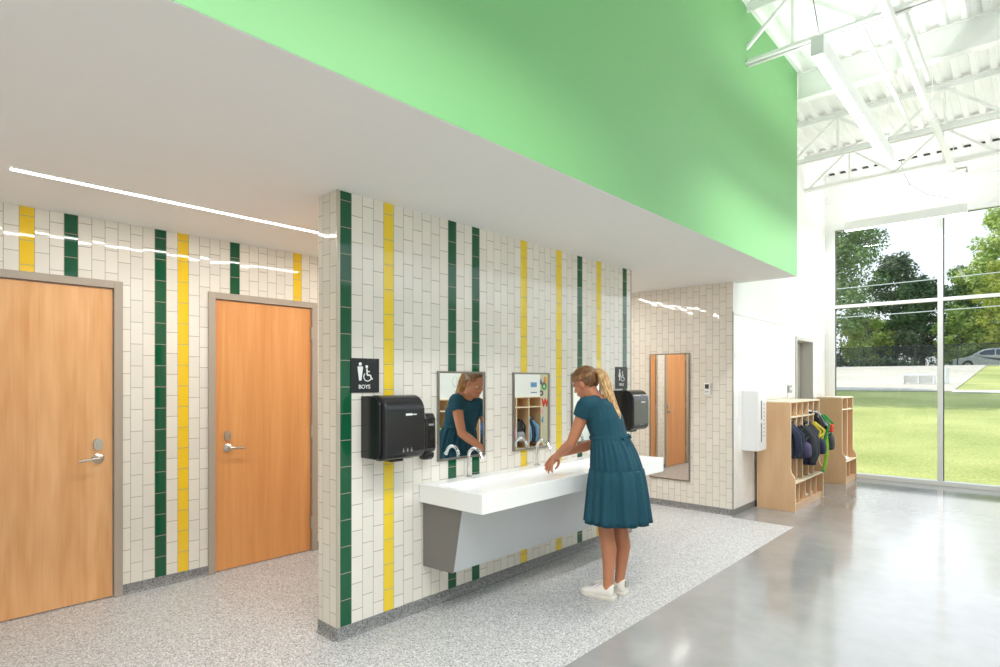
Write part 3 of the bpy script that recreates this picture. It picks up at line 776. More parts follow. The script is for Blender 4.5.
def backpack(c, w, h, d, body, pocket, accent, lab, dx=(1, 0), tilt=0., group='bags hanging in the cubbies', straps=True):
    """rucksack hanging by its loop; c = middle of the back plane bottom; dx = outward direction"""
    r = root('backpack', c, lab, 'backpack', group)
    o = V((dx[0], dx[1], 0)); s = V((-dx[1], dx[0], 0)); c = V(c)
    def ringat(z, ww, d0, d1, n=16):
        out = []
        for k in range(n):
            a = 2 * PI * k / n
            ca, sa = math.cos(a), math.sin(a)
            ca = math.copysign(abs(ca) ** .55, ca); sa = math.copysign(abs(sa) ** .55, sa)
            out.append(c + s * (ca * ww / 2 + tilt * z) + o * ((d0 + d1) / 2 + sa * (d1 - d0) / 2) + V((0, 0, z)))
        return out
    MB().rings([ringat(0, w * .7, .01, d * .8), ringat(h * .05, w * .95, 0, d), ringat(h * .35, w, 0, d * 1.02), ringat(h * .7, w * .95, 0, d * .82), ringat(h * .92, w * .72, 0, d * .55), ringat(h, w * .4, .01, d * .35)]).build('pack_body', body, r, smooth=True, subsurf=1)
    MB().rings([ringat(h * .05, w * .62, d * .8, d * 1.08), ringat(h * .08, w * .78, d * .8, d * 1.16), ringat(h * .40, w * .78, d * .7, d * 1.14), ringat(h * .48, w * .66, d * .6, d * 1.0)]).build('front_pocket', pocket, r, smooth=True, subsurf=1)
    MB().tube([c + s * (tilt * h - .03) + V((0, 0, h * .97)) + o * .03, c + s * (tilt * h - .02) + V((0, 0, h * 1.07)) + o * .03, c + s * (tilt * h + .02) + V((0, 0, h * 1.07)) + o * .03, c + s * (tilt * h + .03) + V((0, 0, h * .97)) + o * .03], .007, 8).build('top_loop', accent, r, smooth=True)
    if straps:
        for q in (-1, 1):
            MB().tube([c + s * (q * w * .25 + tilt * h) + V((0, 0, h * .93)) + o * (d * .6), c + s * (q * w * .47) + V((0, 0, h * .7)) + o * (d * 1.0), c + s * (q * w * .56) + V((0, 0, h * .3)) + o * (d * .8), c + s * (q * w * .5) + V((0, 0, h * .06)) + o * (d * .55)], .016, 8, sx=.4).build('strap', accent, r, smooth=True)
    MB().tube([c + s * (-w * .42) + V((0, 0, h * .55)) + o * (d * .96), c + V((0, 0, h * .62)) + o * (d * 1.0), c + s * (w * .42) + V((0, 0, h * .55)) + o * (d * .96)], .008, 6).build('piping', accent, r, smooth=True)
    return r
def jacket(c, w, h, d, m, m2, lab, dx=(1, 0), seed=0, group='jackets hanging in the cubbies'):
    r = root('jacket', c, lab, 'jacket', group)
    o = V((dx[0], dx[1], 0)); s = V((-dx[1], dx[0], 0)); c = V(c)
    def rg(z, ww, dd, am):
        return [c + s * (math.cos(a) * ww / 2 * (1 + am * math.sin(5 * a + seed))) + o * (dd * .5 + math.sin(a) * dd / 2 * (1 + am * math.sin(7 * a + seed * 2))) + V((0, 0, z)) for a in [2 * PI * k / 28 for k in range(28)]]
    MB().rings([rg(0, w * .85, d * .9, .16), rg(h * .3, w * .95, d, .14), rg(h * .6, w * .9, d * .9, .10), rg(h * .85, w * .6, d * .6, .06), rg(h * .97, w * .3, d * .35, .03), rg(h, w * .1, d * .2, 0)]).build('coat_body', m, r, smooth=True)
    for q in (-1, 1):
        MB().tube([c + s * (q * w * .3) + V((0, 0, h * .84)) + o * (d * .5), c + s * (q * w * .45) + V((0, 0, h * .6)) + o * (d * .85), c + s * (q * w * .40) + V((0, 0, h * .25)) + o * (d * .9), c + s * (q * w * .34) + V((0, 0, h * .08)) + o * (d * .8)], [.035, .045, .042, .034], 12).build('sleeve', m2, r, smooth=True)
    MB().tube([c + s * (math.cos(a) * w * .2) + o * (d * .3 + math.sin(a) * d * .25) + V((0, 0, h * .95)) for a in [k * PI / 8 for k in range(-1, 10)]], .022, 8).build('collar', m2, r, smooth=True)
    return r
bx0 = -2.22
yb = lambda k: 7.163 + (k + .5) * .237 + .009
jacket((bx0, yb(0), .60), .135, .44, .26, M['charcoal'], M['navy'], 'dark jacket in the first bay of the near cubby unit', seed=1)
backpack((bx0 + .02, yb(1), .57), .188, .42, .24, M['navy'], M['purple'], M['charcoal'], 'navy and purple backpack in the second bay of the near cubby unit')
jacket((bx0 + .03, yb(2), .48), .14, .54, .27, M['navy'], M['charcoal'], 'navy jacket with charcoal sleeves in the middle bay of the near cubby unit', seed=3)
backpack((bx0 + .04, yb(3), .57), .188, .44, .26, M['charcoal'], M['navy'], M['yellow'], 'charcoal backpack with yellow straps in the fourth bay of the near cubby unit')
backpack((bx0 + .10, yb(4), .60), .195, .50, .24, M['black'], M['charcoal'], M['kelly'], 'black backpack with green straps in the last bay of the near cubby unit')
o = root('zip_pouch', (bx0 + .36, yb(4), .86), 'small red pouch on the front of the green strapped backpack', 'pouch')
MB().box(bx0 + .320, bx0 + .362, yb(4) - .06, yb(4) + .06, .85, .95).build('pouch_body', M['red'], o, bevel=.012)
MB().box(bx0 + .360, bx0 + .365, yb(4) - .05, yb(4) + .05, .925, .937).build('zip', M['orange'], o)
o = root('hanging_strap', (bx0 + .28, yb(4) - .08, .37), 'lime green strap hanging low beside the green strapped backpack', 'strap')
MB().tube([(bx0 + .30, yb(4) - .06, .84), (bx0 + .315, yb(4) - .09, .66), (bx0 + .30, yb(4) - .085, .50), (bx0 + .27, yb(4) - .08, .38)], [.018, .022, .022, .020], 10, sx=.5).build('webbing', M['lime'], o, smooth=True)
MB().box(bx0 + .255, bx0 + .285, yb(4) - .105, yb(4) - .055, .352, .385).build('buckle', M['kelly'], o, bevel=.006)

def shoe(c, d, L, H, W, mu, ms, lab, group, heeltab=None, name='shoe', cat='shoe', r=None, part=None):
    """sneaker: c heel bottom centre, d unit toe direction"""
    c = V(c); d = V(d).normalized(); s = V((-d.y, d.x, 0)); up = V((0, 0, 1))
    if r is None: r = root(name, c, lab, cat, group)
    pts = [(0.0, .62, 1.0), (.06, .78, 1.05), (.2, .82, 1.0), (.38, .80, .92), (.5, .86, .72), (.66, .98, .52), (.82, .98, .42), (.93, .78, .36), (1.0, .36, .26)]
    rs = []
    for t, w, h in pts:
        ring = []
        for k in range(16):
            a = 2 * PI * k / 16
            x, z = math.cos(a), math.sin(a)
            x = math.copysign(abs(x) ** .7, x); z = math.copysign(abs(z) ** .7, z)
            tp = 1 - .38 * max(z, 0) ** 1.5
            ring.append(c + d * (t * L) + s * (x * w * W / 2 * tp) + up * (.016 + (z + 1) / 2 * h * H))
        rs.append(ring)
    MB().rings(rs).build('upper', mu, r, smooth=True, subsurf=1)
    ss = []
    for zz, k2 in ((0, .98), (.004, 1.04), (.024, 1.05), (.028, 1.0)):
        ring = []
        for t, w, h in pts: ring.append(c + d * (t * L + (k2 - 1) * .1 * (t - .5)) + s * (w * W / 2 * k2) + up * zz)
        for t, w, h in reversed(pts): ring.append(c + d * (t * L + (k2 - 1) * .1 * (t - .5)) - s * (w * W / 2 * k2) + up * zz)
        ss.append(ring)
    MB().rings(ss).build('sole', ms, r, smooth=True)
    mb = MB()
    for k in range(4):
        p = c + d * (L * (.44 + .07 * k)) + up * (.018 + H * (.86 - .13 * k))
        mb.tube([p - s * .024, p + up * .004, p + s * .024], .0035, 6)
    mb.build('laces', M['whitesign'], r, smooth=True)
    if heeltab:
        mb = MB(); p = c - d * .003 + up * (.03 + H * .32)
        mb.bar(p, p + up * (H * .55), .034, .012, up=(d.x, d.y, 0))
        mb.build('heel_tab', heeltab, r, bevel=.004)
    return r
G2 = 'shoes in the cubbies'
for k, (m1, w) in enumerate(((M['grey'], 'first'), (M['grey'], 'second'), (M['grey'], 'third'), (M['grey'], 'fourth'))):
    if k == 1: continue
    y = yb(k if k < 1 else k)
    t = root('shoe_bag', (-2.08, y, .079), 'slumped pale grey sack in the %s lower bay of the near cubby unit' % ('first', '', 'third', 'fourth')[k], 'bag', 'grey sacks in the lower bays')
    rs = []
    for z, ww, am in ((0, .14, .05), (.03, .18, .08), (.10, .15, .12), (.17, .09, .1), (.20, .03, .1)):
        rs.append([(-2.150 + .045 * z / .2 * -2 + math.cos(a) * ww * .75 * (1 + am * math.sin(4 * a + k)), y + math.sin(a) * ww * .5, .079 + z) for a in [2 * PI * j / 20 for j in range(20)]])
    MB().rings(rs).build('sack', plain('sack_canvas', (186, 180, 178), .9), t, smooth=True)
    MB().tube([(-2.24 + math.cos(a) * .03, y + math.sin(a) * .022, .262) for a in [2 * PI * j / 12 for j in range(13)]], .006, 6).build('drawstring', M['grey'], t)
shoe((-2.222, yb(3) + .02, 1.085), (1, -.05, 0), .18, .075, .07, M['white'], M['charcoal'], 'white sneaker on the top shelf of the near cubby unit', G2)
shoe((-2.215, yb(4) + .02, 1.085), (1, -.05, 0), .17, .065, .07, M['navy'], M['white'], 'dark sneaker in the last top shelf bay of the near cubby unit', G2)
# far unit contents
t = root('folded_cloth', (-2.08, 9.78, .331), 'white folded cloth on the bench of the cubby unit by the window', 'cloth')
MB().box(-2.16, -2.015, 9.66, 9.90, .331, .365).build('lower_fold', M['white'], t, bevel=.012, seg=3)
MB().box(-2.15, -2.03, 9.68, 9.86, .365, .385).build('upper_fold', M['white'], t, bevel=.008, seg=3)
t = root('hanging_bottle', (-2.12, 9.72, .74), 'small grey pouch hanging in the cubby unit by the window', 'pouch')
MB().box(-2.15, -2.10, 9.70, 9.76, .74, .90).build('pouch_body', M['grey'], t, bevel=.015, seg=3)
MB().tube([(-2.125, 9.73, .89), (-2.125, 9.73, 1.0)], .004, 6).build('cord', M['charcoal'], t)
# contents seen in the mirrors (units that stand on the far side of the hall, facing the trough)
ya = lambda k: 5.29 + (k + .5) * .334 + .009
yc = lambda k: 7.19 + (k + .5) * .331 + .009
GM = 'bags and coats in the cubbies across the hall'
jacket((.84, ya(1), .42), .24, .42, .24, M['lime'], M['lime'], 'lime green jacket reflected at the left edge of the left mirror', (-1, 0), 1, GM)
backpack((.86, ya(2), .44), .26, .40, .20, M['navy'], M['charcoal'], M['white'], 'dark backpack with white trim reflected in the left mirror', (-1, 0), .2, GM)
jacket((.84, ya(3) - .06, .40), .22, .46, .24, M['blue'], M['pink'], 'blue jacket with pink sleeves reflected in the left mirror', (-1, 0), 2, GM)
backpack((.86, ya(4), .44), .26, .44, .2, M['blue'], M['navy'], M['charcoal'], 'blue backpack reflected at the right edge of the left mirror', (-1, 0), 0, GM)
jacket((.84, yc(0) + .04, .40), .24, .46, .22, M['sky'], M['pink'], 'pale blue jacket with pink sleeves reflected in the mirror with the red W', (-1, 0), 4, GM)
backpack((.86, yc(1), .42), .27, .42, .2, M['charcoal'], M['grey'], M['navy'], 'charcoal backpack with grey pocket reflected beside the pinboard', (-1, 0), -.1, GM)
jacket((.84, yc(2), .40), .25, .46, .22, M['navy'], M['sky'], 'navy jacket with pale blue sleeves beside the reflected charcoal backpack', (-1, 0), 6, GM)
# white board panel and pinboard across the hall
r = root('whiteboard', (.63, 6.7, 1.2232), 'long white board standing on the cubbies across the hall, reflected in the framed mirrors', 'board')
MB().box(.622, .640, 5.29, 8.19, 1.2232, 1.85).build('board_face', M['plastic'], r)
for y in (5.6, 6.7, 7.9): MB().box(.640, .76, y, y + .018, 1.2232, 1.50).build('support_fin', M['plastic'], r)
WF = .622
mb = MB(); random.seed(3)
for y in (5.72, 6.12, 6.48, 6.95):
    z = 1.47
    mb.tube([(WF - .001, y + .06 * math.cos(a), z + .075 * math.sin(a) * (1.2 if math.sin(a) > 0 else .8)) for a in [2 * PI * k / 20 for k in range(21)]], .002, 5)
    mb.tube([(WF - .001, y - .03, z), (WF - .001, y - .03, z - .07), (WF - .001, y + .02, z - .07), (WF - .001, y + .03, z + .03)], .002, 5)
    mb.box(WF - .0015, WF, y - .03, y + .03, z - .145, z - .138)
mb.build('pencil_drawing', M['greyprint'], r)
MB().box(WF - .002, WF, 7.93, 8.10, 1.385, 1.47).build('blue_poster', M['sky'], r)
mb = MB(); mb.box(WF - .0025, WF, 7.93, 8.10, 1.285, 1.30); mb.box(WF - .003, WF - .0015, 7.95, 8.03, 1.425, 1.432)
mb.build('print_line', M['blue'], r)
r = root('pinboard', (XH, 8.7, .3), 'beige pinboard with coloured letters reflected in the middle mirror', 'board')
MB().box(XH - .016, XH - .001, 8.3, 9.6, .0, 1.95).build('board_face', M['cardboard'], r)
GL = 'cutout letters on the pinboard'
for ch, sz, y, z, m, lab in (('W', .2, 8.80, 1.075, 'red', 'big red cutout letter W on the pinboard'), ('L', .17, 8.77, 1.50, 'orange', 'orange cutout letter L at the pinboard top'), ('A', .15, 8.66, 1.46, 'blue', 'blue cutout letter A at the pinboard top'),
                             ('O', .18, 8.77, 1.385, 'kelly', 'green cutout letter O on the pinboard'), ('C', .13, 8.69, 1.26, 'purple', 'purple cutout letter C on the pinboard'), ('S', .12, 8.71, .92, 'pink', 'pink cutout letter S below the red W'), ('M', .14, 8.69, .76, 'sky', 'pale blue cutout letter M low on the pinboard'), ('I', .17, 8.86, 1.53, 'yellow', 'yellow cutout letter I at the pinboard top corner')):
    o = text(ch, sz, 'cutout_letter', M[m], None, (XH - .0205, y, z), RXN, .004, .05); tag(o, lab, 'letter', GL)

# ------------------------------------------------------------------ the person
def person():
    P = root('person', (-2.15, 3.53, 0), 'person with a blonde ponytail in a teal dress leaning over the white trough', 'person')
    fw = V((-1, -.10, 0)).normalized(); lf = V((fw.y * -1, fw.x, 0)) * 1.0   # left-hand side
    lf = V((-fw.y, fw.x, 0))
    if lf.y > 0: lf = -lf
    up = V((0, 0, 1))
    # ---- body
    b = MB()
    def er(c, a, w, n, f=fw, m=24):
        """ring at c normal to n"""
        n = V(n).normalized(); ff = (f - n * f.dot(n)).normalized(); ss = n.cross(ff)
        return [V(c) + ff * a * math.cos(2 * PI * k / m) + ss * w * math.sin(2 * PI * k / m) for k in range(m)]
    TW = [0, 0, 3, 8, 14, 20, 22, 16]
    spine = [((-2.125, 3.53, .80), .105, .150), ((-2.125, 3.53, .90), .112, .160), ((-2.150, 3.53, 1.00), .108, .145), ((-2.185, 3.53, 1.10), .106, .134), ((-2.222, 3.53, 1.20), .116, .144), ((-2.258, 3.53, 1.285), .110, .138), ((-2.282, 3.53, 1.345), .074, .104), ((-2.292, 3.53, 1.385), .05, .07)]
    def spring(extra=0, lo=0, hi=99):
        rs = []
        for i, (c, a, w) in enumerate(spine):
            if i < lo or i > hi: continue
            p = V(spine[max(i - 1, 0)][0]); q = V(spine[min(i + 1, len(spine) - 1)][0])
            tw = math.radians(TW[i]); rs.append(er(c, a + extra, w + extra, q - p, f=fw * math.cos(tw) - lf * -math.sin(tw)))
        return rs
    b.rings(spring())
    sh_l = V((-2.292, 3.392, 1.318)); sh_r = V((-2.345, 3.625, 1.272))
    el_l = V((-2.390, 3.362, 1.058)); wr_l = V((-2.585, 3.43, .930))
    el_r = V((-2.40, 3.71, 1.03)); wr_r = V((-2.640, 3.535, .938))
    hipl, hipr = V((-2.13, 3.455, .84)), V((-2.12, 3.605, .84))
    b.limb([V((-2.28, 3.46, 1.345)), sh_l, (sh_l + el_l) / 2 + V((.004, 0, 0)), el_l, el_l.lerp(wr_l, .35), wr_l], [.05, .052, .043, .036, .037, .0235])
    b.limb([V((-2.32, 3.565, 1.32)), sh_r, (sh_r + el_r) / 2, el_r, el_r.lerp(wr_r, .35), wr_r], [.05, .052, .043, .036, .037, .0235])
    for hip, kn, cf, an in ((hipl, (-2.168, 3.45, .475), (-2.140, 3.45, .345), (-2.150, 3.452, .095)), (hipr, (-2.142, 3.60, .475), (-2.120, 3.60, .345), (-2.148, 3.60, .095))):
        k, c, a = V(kn), V(cf), V(an)
        b.limb([hip, hip.lerp(k, .55), k, c, c.lerp(a, .55) + V((.002, 0, 0)), a, a + V((.0, 0, -.035))], [.086, .070, .052, .053, .040, .033, .036])
        b.limb([a + V((.012, 0, -.04)), a + fw * .06 + V((0, 0, -.055))], [.034, .03])
    # ---- head
    nb = V((-2.292, 3.53, 1.375)); hc = V((-2.388, 3.525, 1.480))
    pit = math.radians(24); hf = (fw * math.cos(pit) - up * math.sin(pit)).normalized(); hu = (up * math.cos(pit) + fw * math.sin(pit)).normalized()
    b.limb([nb - up * .03, nb.lerp(hc, .45) + hf * .006, hc - hu * .02 - hf * .02], [.056, .050, .052])
    H = lambda f, l, u: hc + hf * f + lf * l + hu * u
    b.ell(H(-.012, 0, .022), hf, lf, hu, .092, .073, .085)
    b.ell(H(.022, 0, -.040), hf, lf, hu, .062, .058, .078)
    b.ell(H(.054, 0, -.098), hf, lf, hu, .028, .030, .022)
    b.ell(H(.066, 0, .012), hf, lf, hu, .022, .050, .018)
    b.limb([H(.080, 0, .004), H(.089, 0, -.016), H(.096, 0, -.031)], [.008, .010, .0115])
    for s in (-1, 1):
        b.sph(H(.085, s * .011, -.034), .009)
        b.ell(H(.052, s * .040, -.028), hf, lf, hu, .025, .022, .022)
        b.ell(H(-.012, s * .073, -.018), (hf + lf * s * .4).normalized(), (lf * s - hf * .4).normalized(), hu, .017, .008, .030)
        b.ell(H(-.008, s * .071, -.040), hf, lf, hu, .009, .007, .011)
        b.ell(H(.074, s * .031, .002), hf, lf, hu, .010, .018, .007)
    b.ell(H(.078, 0, -.057), hf, lf, hu, .012, .022, .0065); b.ell(H(.076, 0, -.068), hf, lf, hu, .012, .019, .0065)
    # ---- hands
    def hand(wr, d, nrm, side, curl):
        d = V(d).normalized(); nrm = (V(nrm) - d * V(nrm).dot(d)).normalized(); s = d.cross(nrm).normalized() * side   # s: toward the thumb
        b.ell(wr + d * .045, d, s, nrm, .056, .037, .0155)
        b.limb([wr, wr + d * .03], [.0235, .02])
        for k, (off, L) in enumerate(((.027, .066), (.009, .074), (-.009, .069), (-.026, .054))):
            p = wr + d * (.078 - abs(off - .004) * .25) + s * off; dd = d + s * off * 1.2
            pts = [p - d * .02, p]
            for j, fr in enumerate((.45, .32, .25)):
                dd = (dd.normalized() * math.cos(curl) - nrm * math.sin(curl))
                p = p + dd.normalized() * L * fr; pts.append(p)
            b.limb(pts, [.0095, .0090, .0082, .0074, .0064])
        p = wr + d * .022 + s * .026
        b.limb([p, p + (d * .5 + s * .75 - nrm * .25).normalized() * .032, p + (d * .72 + s * .55 - nrm * .35).normalized() * .058, p + (d * .85 + s * .3 - nrm * .45).normalized() * .078], [.0135, .0110, .0092, .0075])
    hand(wr_l, V((-.095, .03, -.105)), V((-.45, -.55, .7)), -1, .14)
    hand(wr_r, V((-.085, -.045, -.105)), V((-.3, .55, .75)), 1, .18)
    body = b.build('body', M['skin'], P)
    m = body.modifiers.new('r', 'REMESH'); m.mode = 'VOXEL'; m.voxel_size = .0042; m.use_smooth_shade = True
    m = body.modifiers.new('s', 'SMOOTH'); m.factor = .5; m.iterations = 5
    bake(body)
    # ---- face details
    for s in (-1, 1):
        e = MB(); e.sph(H(.0675, s * .031, -.012), .0108); e.build('eye', M['eye'], P, smooth=True)
        e = MB(); e.sph(H(.0755, s * .031, -.0150), .0048); e.build('iris', M['iris'], P, smooth=True)
        e = MB(); e.tube([H(.080, s * .012, .006), H(.080, s * .030, .012), H(.066, s * .050, .008)], .0035, 6, sx=.6); e.build('eyebrow', M['hair'], P, smooth=True)
    e = MB(); e.ell(H(.086, 0, -.0575), hf, lf, hu, .006, .020, .005); e.ell(H(.084, 0, -.0675), hf, lf, hu, .006, .017, .0055); e.build('lips', M['lip'], P, smooth=True)
    # ---- hair: cap, nape and ponytail
    h = MB()
    n, mth = 64, 34
    tie = H(-.098, 0, .035)
    def hp(th, ph):
        d = hf * (math.cos(ph) * math.sin(th)) + lf * (math.sin(ph) * math.sin(th)) + hu * math.cos(th)
        return d
    rs = []
    for j in range(1, mth):
        th = PI * j / mth * .80
        ring = []
        for k in range(n):
            ph = 2 * PI * k / n
            fwd = math.cos(ph)
            lim = .92 + .62 * (1 - fwd) if fwd > 0 else 1.54 + .88 * min(1, -fwd * 1.9)
            tt = min(th, lim)
            d = hp(tt, ph)
            g = 1 + .012 * math.sin(ph * 22 + tt * 3) + .010 * math.sin(ph * 9 - tt * 5)
            c0 = H(-.012, 0, .022)
            ring.append(c0 + V(hf * d.dot(hf) * .104 + lf * d.dot(lf) * .085 + hu * d.dot(hu) * (.096 if d.dot(hu) > 0 else .105)) * g)
        rs.append(ring)
    h.rings(rs)
    hr = h.build('hair', M['hair'], P, smooth=True)
    # swept side strands toward the tie
    st = MB()
    for s in (-1, 1):
        for q in range(3):
            z0 = .046 - q * .011
            st.tube([H(.070 - q * .004, s * (.052 + q * .004), z0 + .010), H(.040, s * .080, z0 + .002), H(.0, s * .0875, z0 - .002), H(-.045, s * .0845, z0 - .004), H(-.092, s * .050, .032 - q * .004), tie], [.003, .006, .0065, .0065, .0065, .005], 8)
    st.build('swept_strands', M['hairmid'], hr, smooth=True)
    e = MB(); tdir = (V((.10, .015, .01))).normalized()
    e.tube([tie + tdir * .002, tie + tdir * .020], .0185, 14); e.build('hair_tie', M['tie'], hr, smooth=True)
    pp = [tie + tdir * .008, tie + V((.042, .004, .006)), tie + V((.070, .006, -.028)), tie + V((.092, .006, -.090)), tie + V((.122, .004, -.165)), tie + V((.160, .000, -.235)), tie + V((.196, -.004, -.295)), tie + V((.212, -.006, -.330))]
    pr = [.017, .034, .046, .050, .045, .036, .024, .006]
    # smooth path
    e = MB(); path, rad = [], []
    for i in range(len(pp) - 1):
        for j in range(5):
            t = j / 5
            p0, p1, p2, p3 = pp[max(i - 1, 0)], pp[i], pp[i + 1], pp[min(i + 2, len(pp) - 1)]
            path.append(.5 * ((2 * p1) + (p2 - p0) * t + (2 * p0 - 5 * p1 + 4 * p2 - p3) * t * t + (3 * p1 - p0 - 3 * p2 + p3) * t ** 3))
            rad.append(pr[i] + (pr[i + 1] - pr[i]) * t)
    path.append(pp[-1]); rad.append(pr[-1])
    a = lf.copy(); rr = []
    for i, (p, r_) in enumerate(zip(path, rad)):
        t = (path[min(i + 1, len(path) - 1)] - path[max(i - 1, 0)]).normalized()
        a = (a - t * a.dot(t)).normalized(); bb = t.cross(a)
        rr.append([p + (a * math.cos(q) + bb * math.sin(q) * .72) * r_ * (1 + .07 * math.sin(q * 11 + i * .10) + .05 * math.sin(q * 5 + i * .21)) for q in [2 * PI * k / 66 for k in range(66)]])
    e.rings(rr); e.build('ponytail', M['pony'], hr, smooth=True, angle=80)
    # ---- dress
    d = MB(); d.rings(spring(.014, 2, 6))
    d.limb([V((-2.262, 3.47, 1.335)), sh_l + V((.004, 0, .002))], [.062, .064]); d.limb([V((-2.32, 3.565, 1.305)), sh_r + V((.004, 0, .002))], [.062, .064])
    for s0, e0 in ((sh_l, el_l), (sh_r, el_r)):
        d.tube([s0 + (s0 - e0).normalized() * .01, s0.lerp(e0, .12), s0.lerp(e0, .30)], [.064, .066, .061], 20)
    dr = d.build('dress', M['dress'], P)
    m = dr.modifiers.new('r', 'REMESH'); m.mode = 'VOXEL'; m.voxel_size = .005; m.use_smooth_shade = True
    m = dr.modifiers.new('s', 'SMOOTH'); m.factor = .5; m.iterations = 6
    bake(dr)
    me = dr.data
    for v in me.vertices:   # soft cloth creases
        p = v.co + wloc(P); k = noise.noise(V((p.x * 9, p.y * 9, p.z * 5))) * .006 + noise.noise(V((p.x * 24, p.y * 24, p.z * 9))) * .003
        v.co += v.normal * k
    # skirt tiers
    def tier(prof, ruf, ph, mat, name, top_in=.0):
        e = MB(); rs = []
        for z, cx, a_f, a_b, w, am in prof:
            ring = []
            for k in range(180):
                q = 2 * PI * k / 180
                cq = math.cos(q); ax = a_f if cq > 0 else a_b
                fold = 1 + am * (math.sin(q * ruf + ph + .7 * math.sin(q * 3)) * .6 + math.sin(q * (ruf * .55) + 1.7 * ph + math.sin(q * 2)) * .5)
                ring.append(V((cx, 3.53, z)) + fw * ax * cq * fold + lf * w * math.sin(q) * fold + V((0, 0, am * .05 * math.sin(q * ruf + ph))))
            rs.append(ring)
        e.rings(rs, cap0=False, cap1=False)
        o = e.build(name, mat, dr, smooth=True, angle=180)
        s = o.modifiers.new('t', 'SOLIDIFY'); s.thickness = .004; s.offset = -1
        return o
    tier([(1.115, -2.188, .114, .114, .144, .0), (1.10, -2.182, .120, .120, .152, .02), (1.06, -2.168, .130, .134, .166, .045), (1.0, -2.156, .142, .156, .182, .05), (.94, -2.147, .153, .172, .194, .04), (.885, -2.14, .160, .184, .200, .03), (.872, -2.14, .158, .182, .198, .03)], 26, .4, M['dress'], 'upper_skirt')
    tier([(.892, -2.14, .160, .182, .199, .02), (.88, -2.14, .168, .192, .208, .045), (.80, -2.138, .180, .206, .222, .055), (.68, -2.136, .192, .222, .236, .065), (.57, -2.134, .204, .234, .246, .075), (.532, -2.134, .207, .238, .250, .085)], 19, 1.3, M['dress'], 'lower_skirt')
    e = MB(); e.rings([er((-2.186, 3.53, 1.092), .128, .158, (-.1, 0, 1), m=40), er((-2.192, 3.53, 1.104), .130, .160, (-.1, 0, 1), m=40), er((-2.198, 3.53, 1.118), .124, .153, (-.1, 0, 1), m=40)], cap0=False, cap1=False)
    e.build('sash', M['dress'], dr, smooth=True)
    e = MB(); kb = V((-2.064, 3.53, 1.108))
    for s in (-1, 1):
        e.tube([kb, kb + V((.010, s * .03, .012)), kb + V((.012, s * .05, -.004)), kb + V((.008, s * .03, -.014)), kb], [.006, .012, .012, .010, .006], 8)
        e.tube([kb, kb + V((.03, s * .02, -.05)), kb + V((.055, s * .035, -.14))], [.006, .010, .008], 8)
    e.build('bow', M['dress'], dr, smooth=True)
    # neckline band
    # ---- shoes (worn)
    for (c, d_, lab) in (((-2.098, 3.458, 0), (-1, -.10, 0), ''), ((-2.096, 3.600, 0), (-1, -.02, 0), '')):
        sr = bpy.data.objects.new('shoe', None); col.objects.link(sr); sr.parent = P; sr.location = V(c) - wloc(P)
        shoe(c, d_, .258, .088, .098, M['shoe'], M['sole'], None, None, M['heel'], r=sr)
    return P
person()

# ------------------------------------------------------------------ outdoors
def gz(y): return -.06 if y < 11 else (-.06 + (y - 11) * 1.10 / 19 if y < 30 else (1.04 + (y - 30) * 1.58 / 24 if y < 54 else 2.62))
def strip(name, xs, ys, m, dz=0., lab=None):
    mb = MB(); vs = [[mb.bm.verts.new((x, y, gz(y) + dz)) for x in xs] for y in ys]
    for i in range(len(ys) - 1):
        for j in range(len(xs) - 1): mb.bm.faces.new((vs[i][j], vs[i][j + 1], vs[i + 1][j + 1], vs[i + 1][j]))
    return tag(mb.build(name, m, smooth=True), lab, None, None, 'structure')
R_ = lambda a, b, n: [a + (b - a) * k / n for k in range(n + 1)]
strip('lawn', R_(-90, 60, 30), [YW + .2] + R_(11, 30, 10)[0:] + R_(32, 54, 11) + [60, 80, 140], M['lawn'], 0, 'sloping sunlit lawn beyond the window')
strip('driveway', R_(-60, -2.45, 14), R_(30.2, 53.6, 12), M['road'], .02, 'pale concrete driveway beyond the lawn')
strip('footpath', R_(-2.45, 30, 10), [29.6, 30.0, 30.9], M['walk'], .03, 'narrow concrete footpath along the lawn')
strip('kerb', R_(-60, 30, 20), [53.2, 53.8, 54.2], M['walk'], .035, 'pale kerb strip in front of the fence')

r = root('chain_link_fence', (-6, 54.6, 2.6), 'black chain link fence beyond the driveway', 'fence')
MB().box(-40, 25, 54.595, 54.605, 2.63, 4.20).build('mesh_panel', M['fence'], r)
MB().tube([(-40, 54.6, 4.2), (25, 54.6, 4.2)], .03, 8).build('top_rail', M['fpost'], r)
x = -22.
while x < 8:
    MB().tube([(x, 54.6, 2.5), (x, 54.6, 4.26)], .045, 8).build('fence_post', M['fpost'], r); x += 2.55

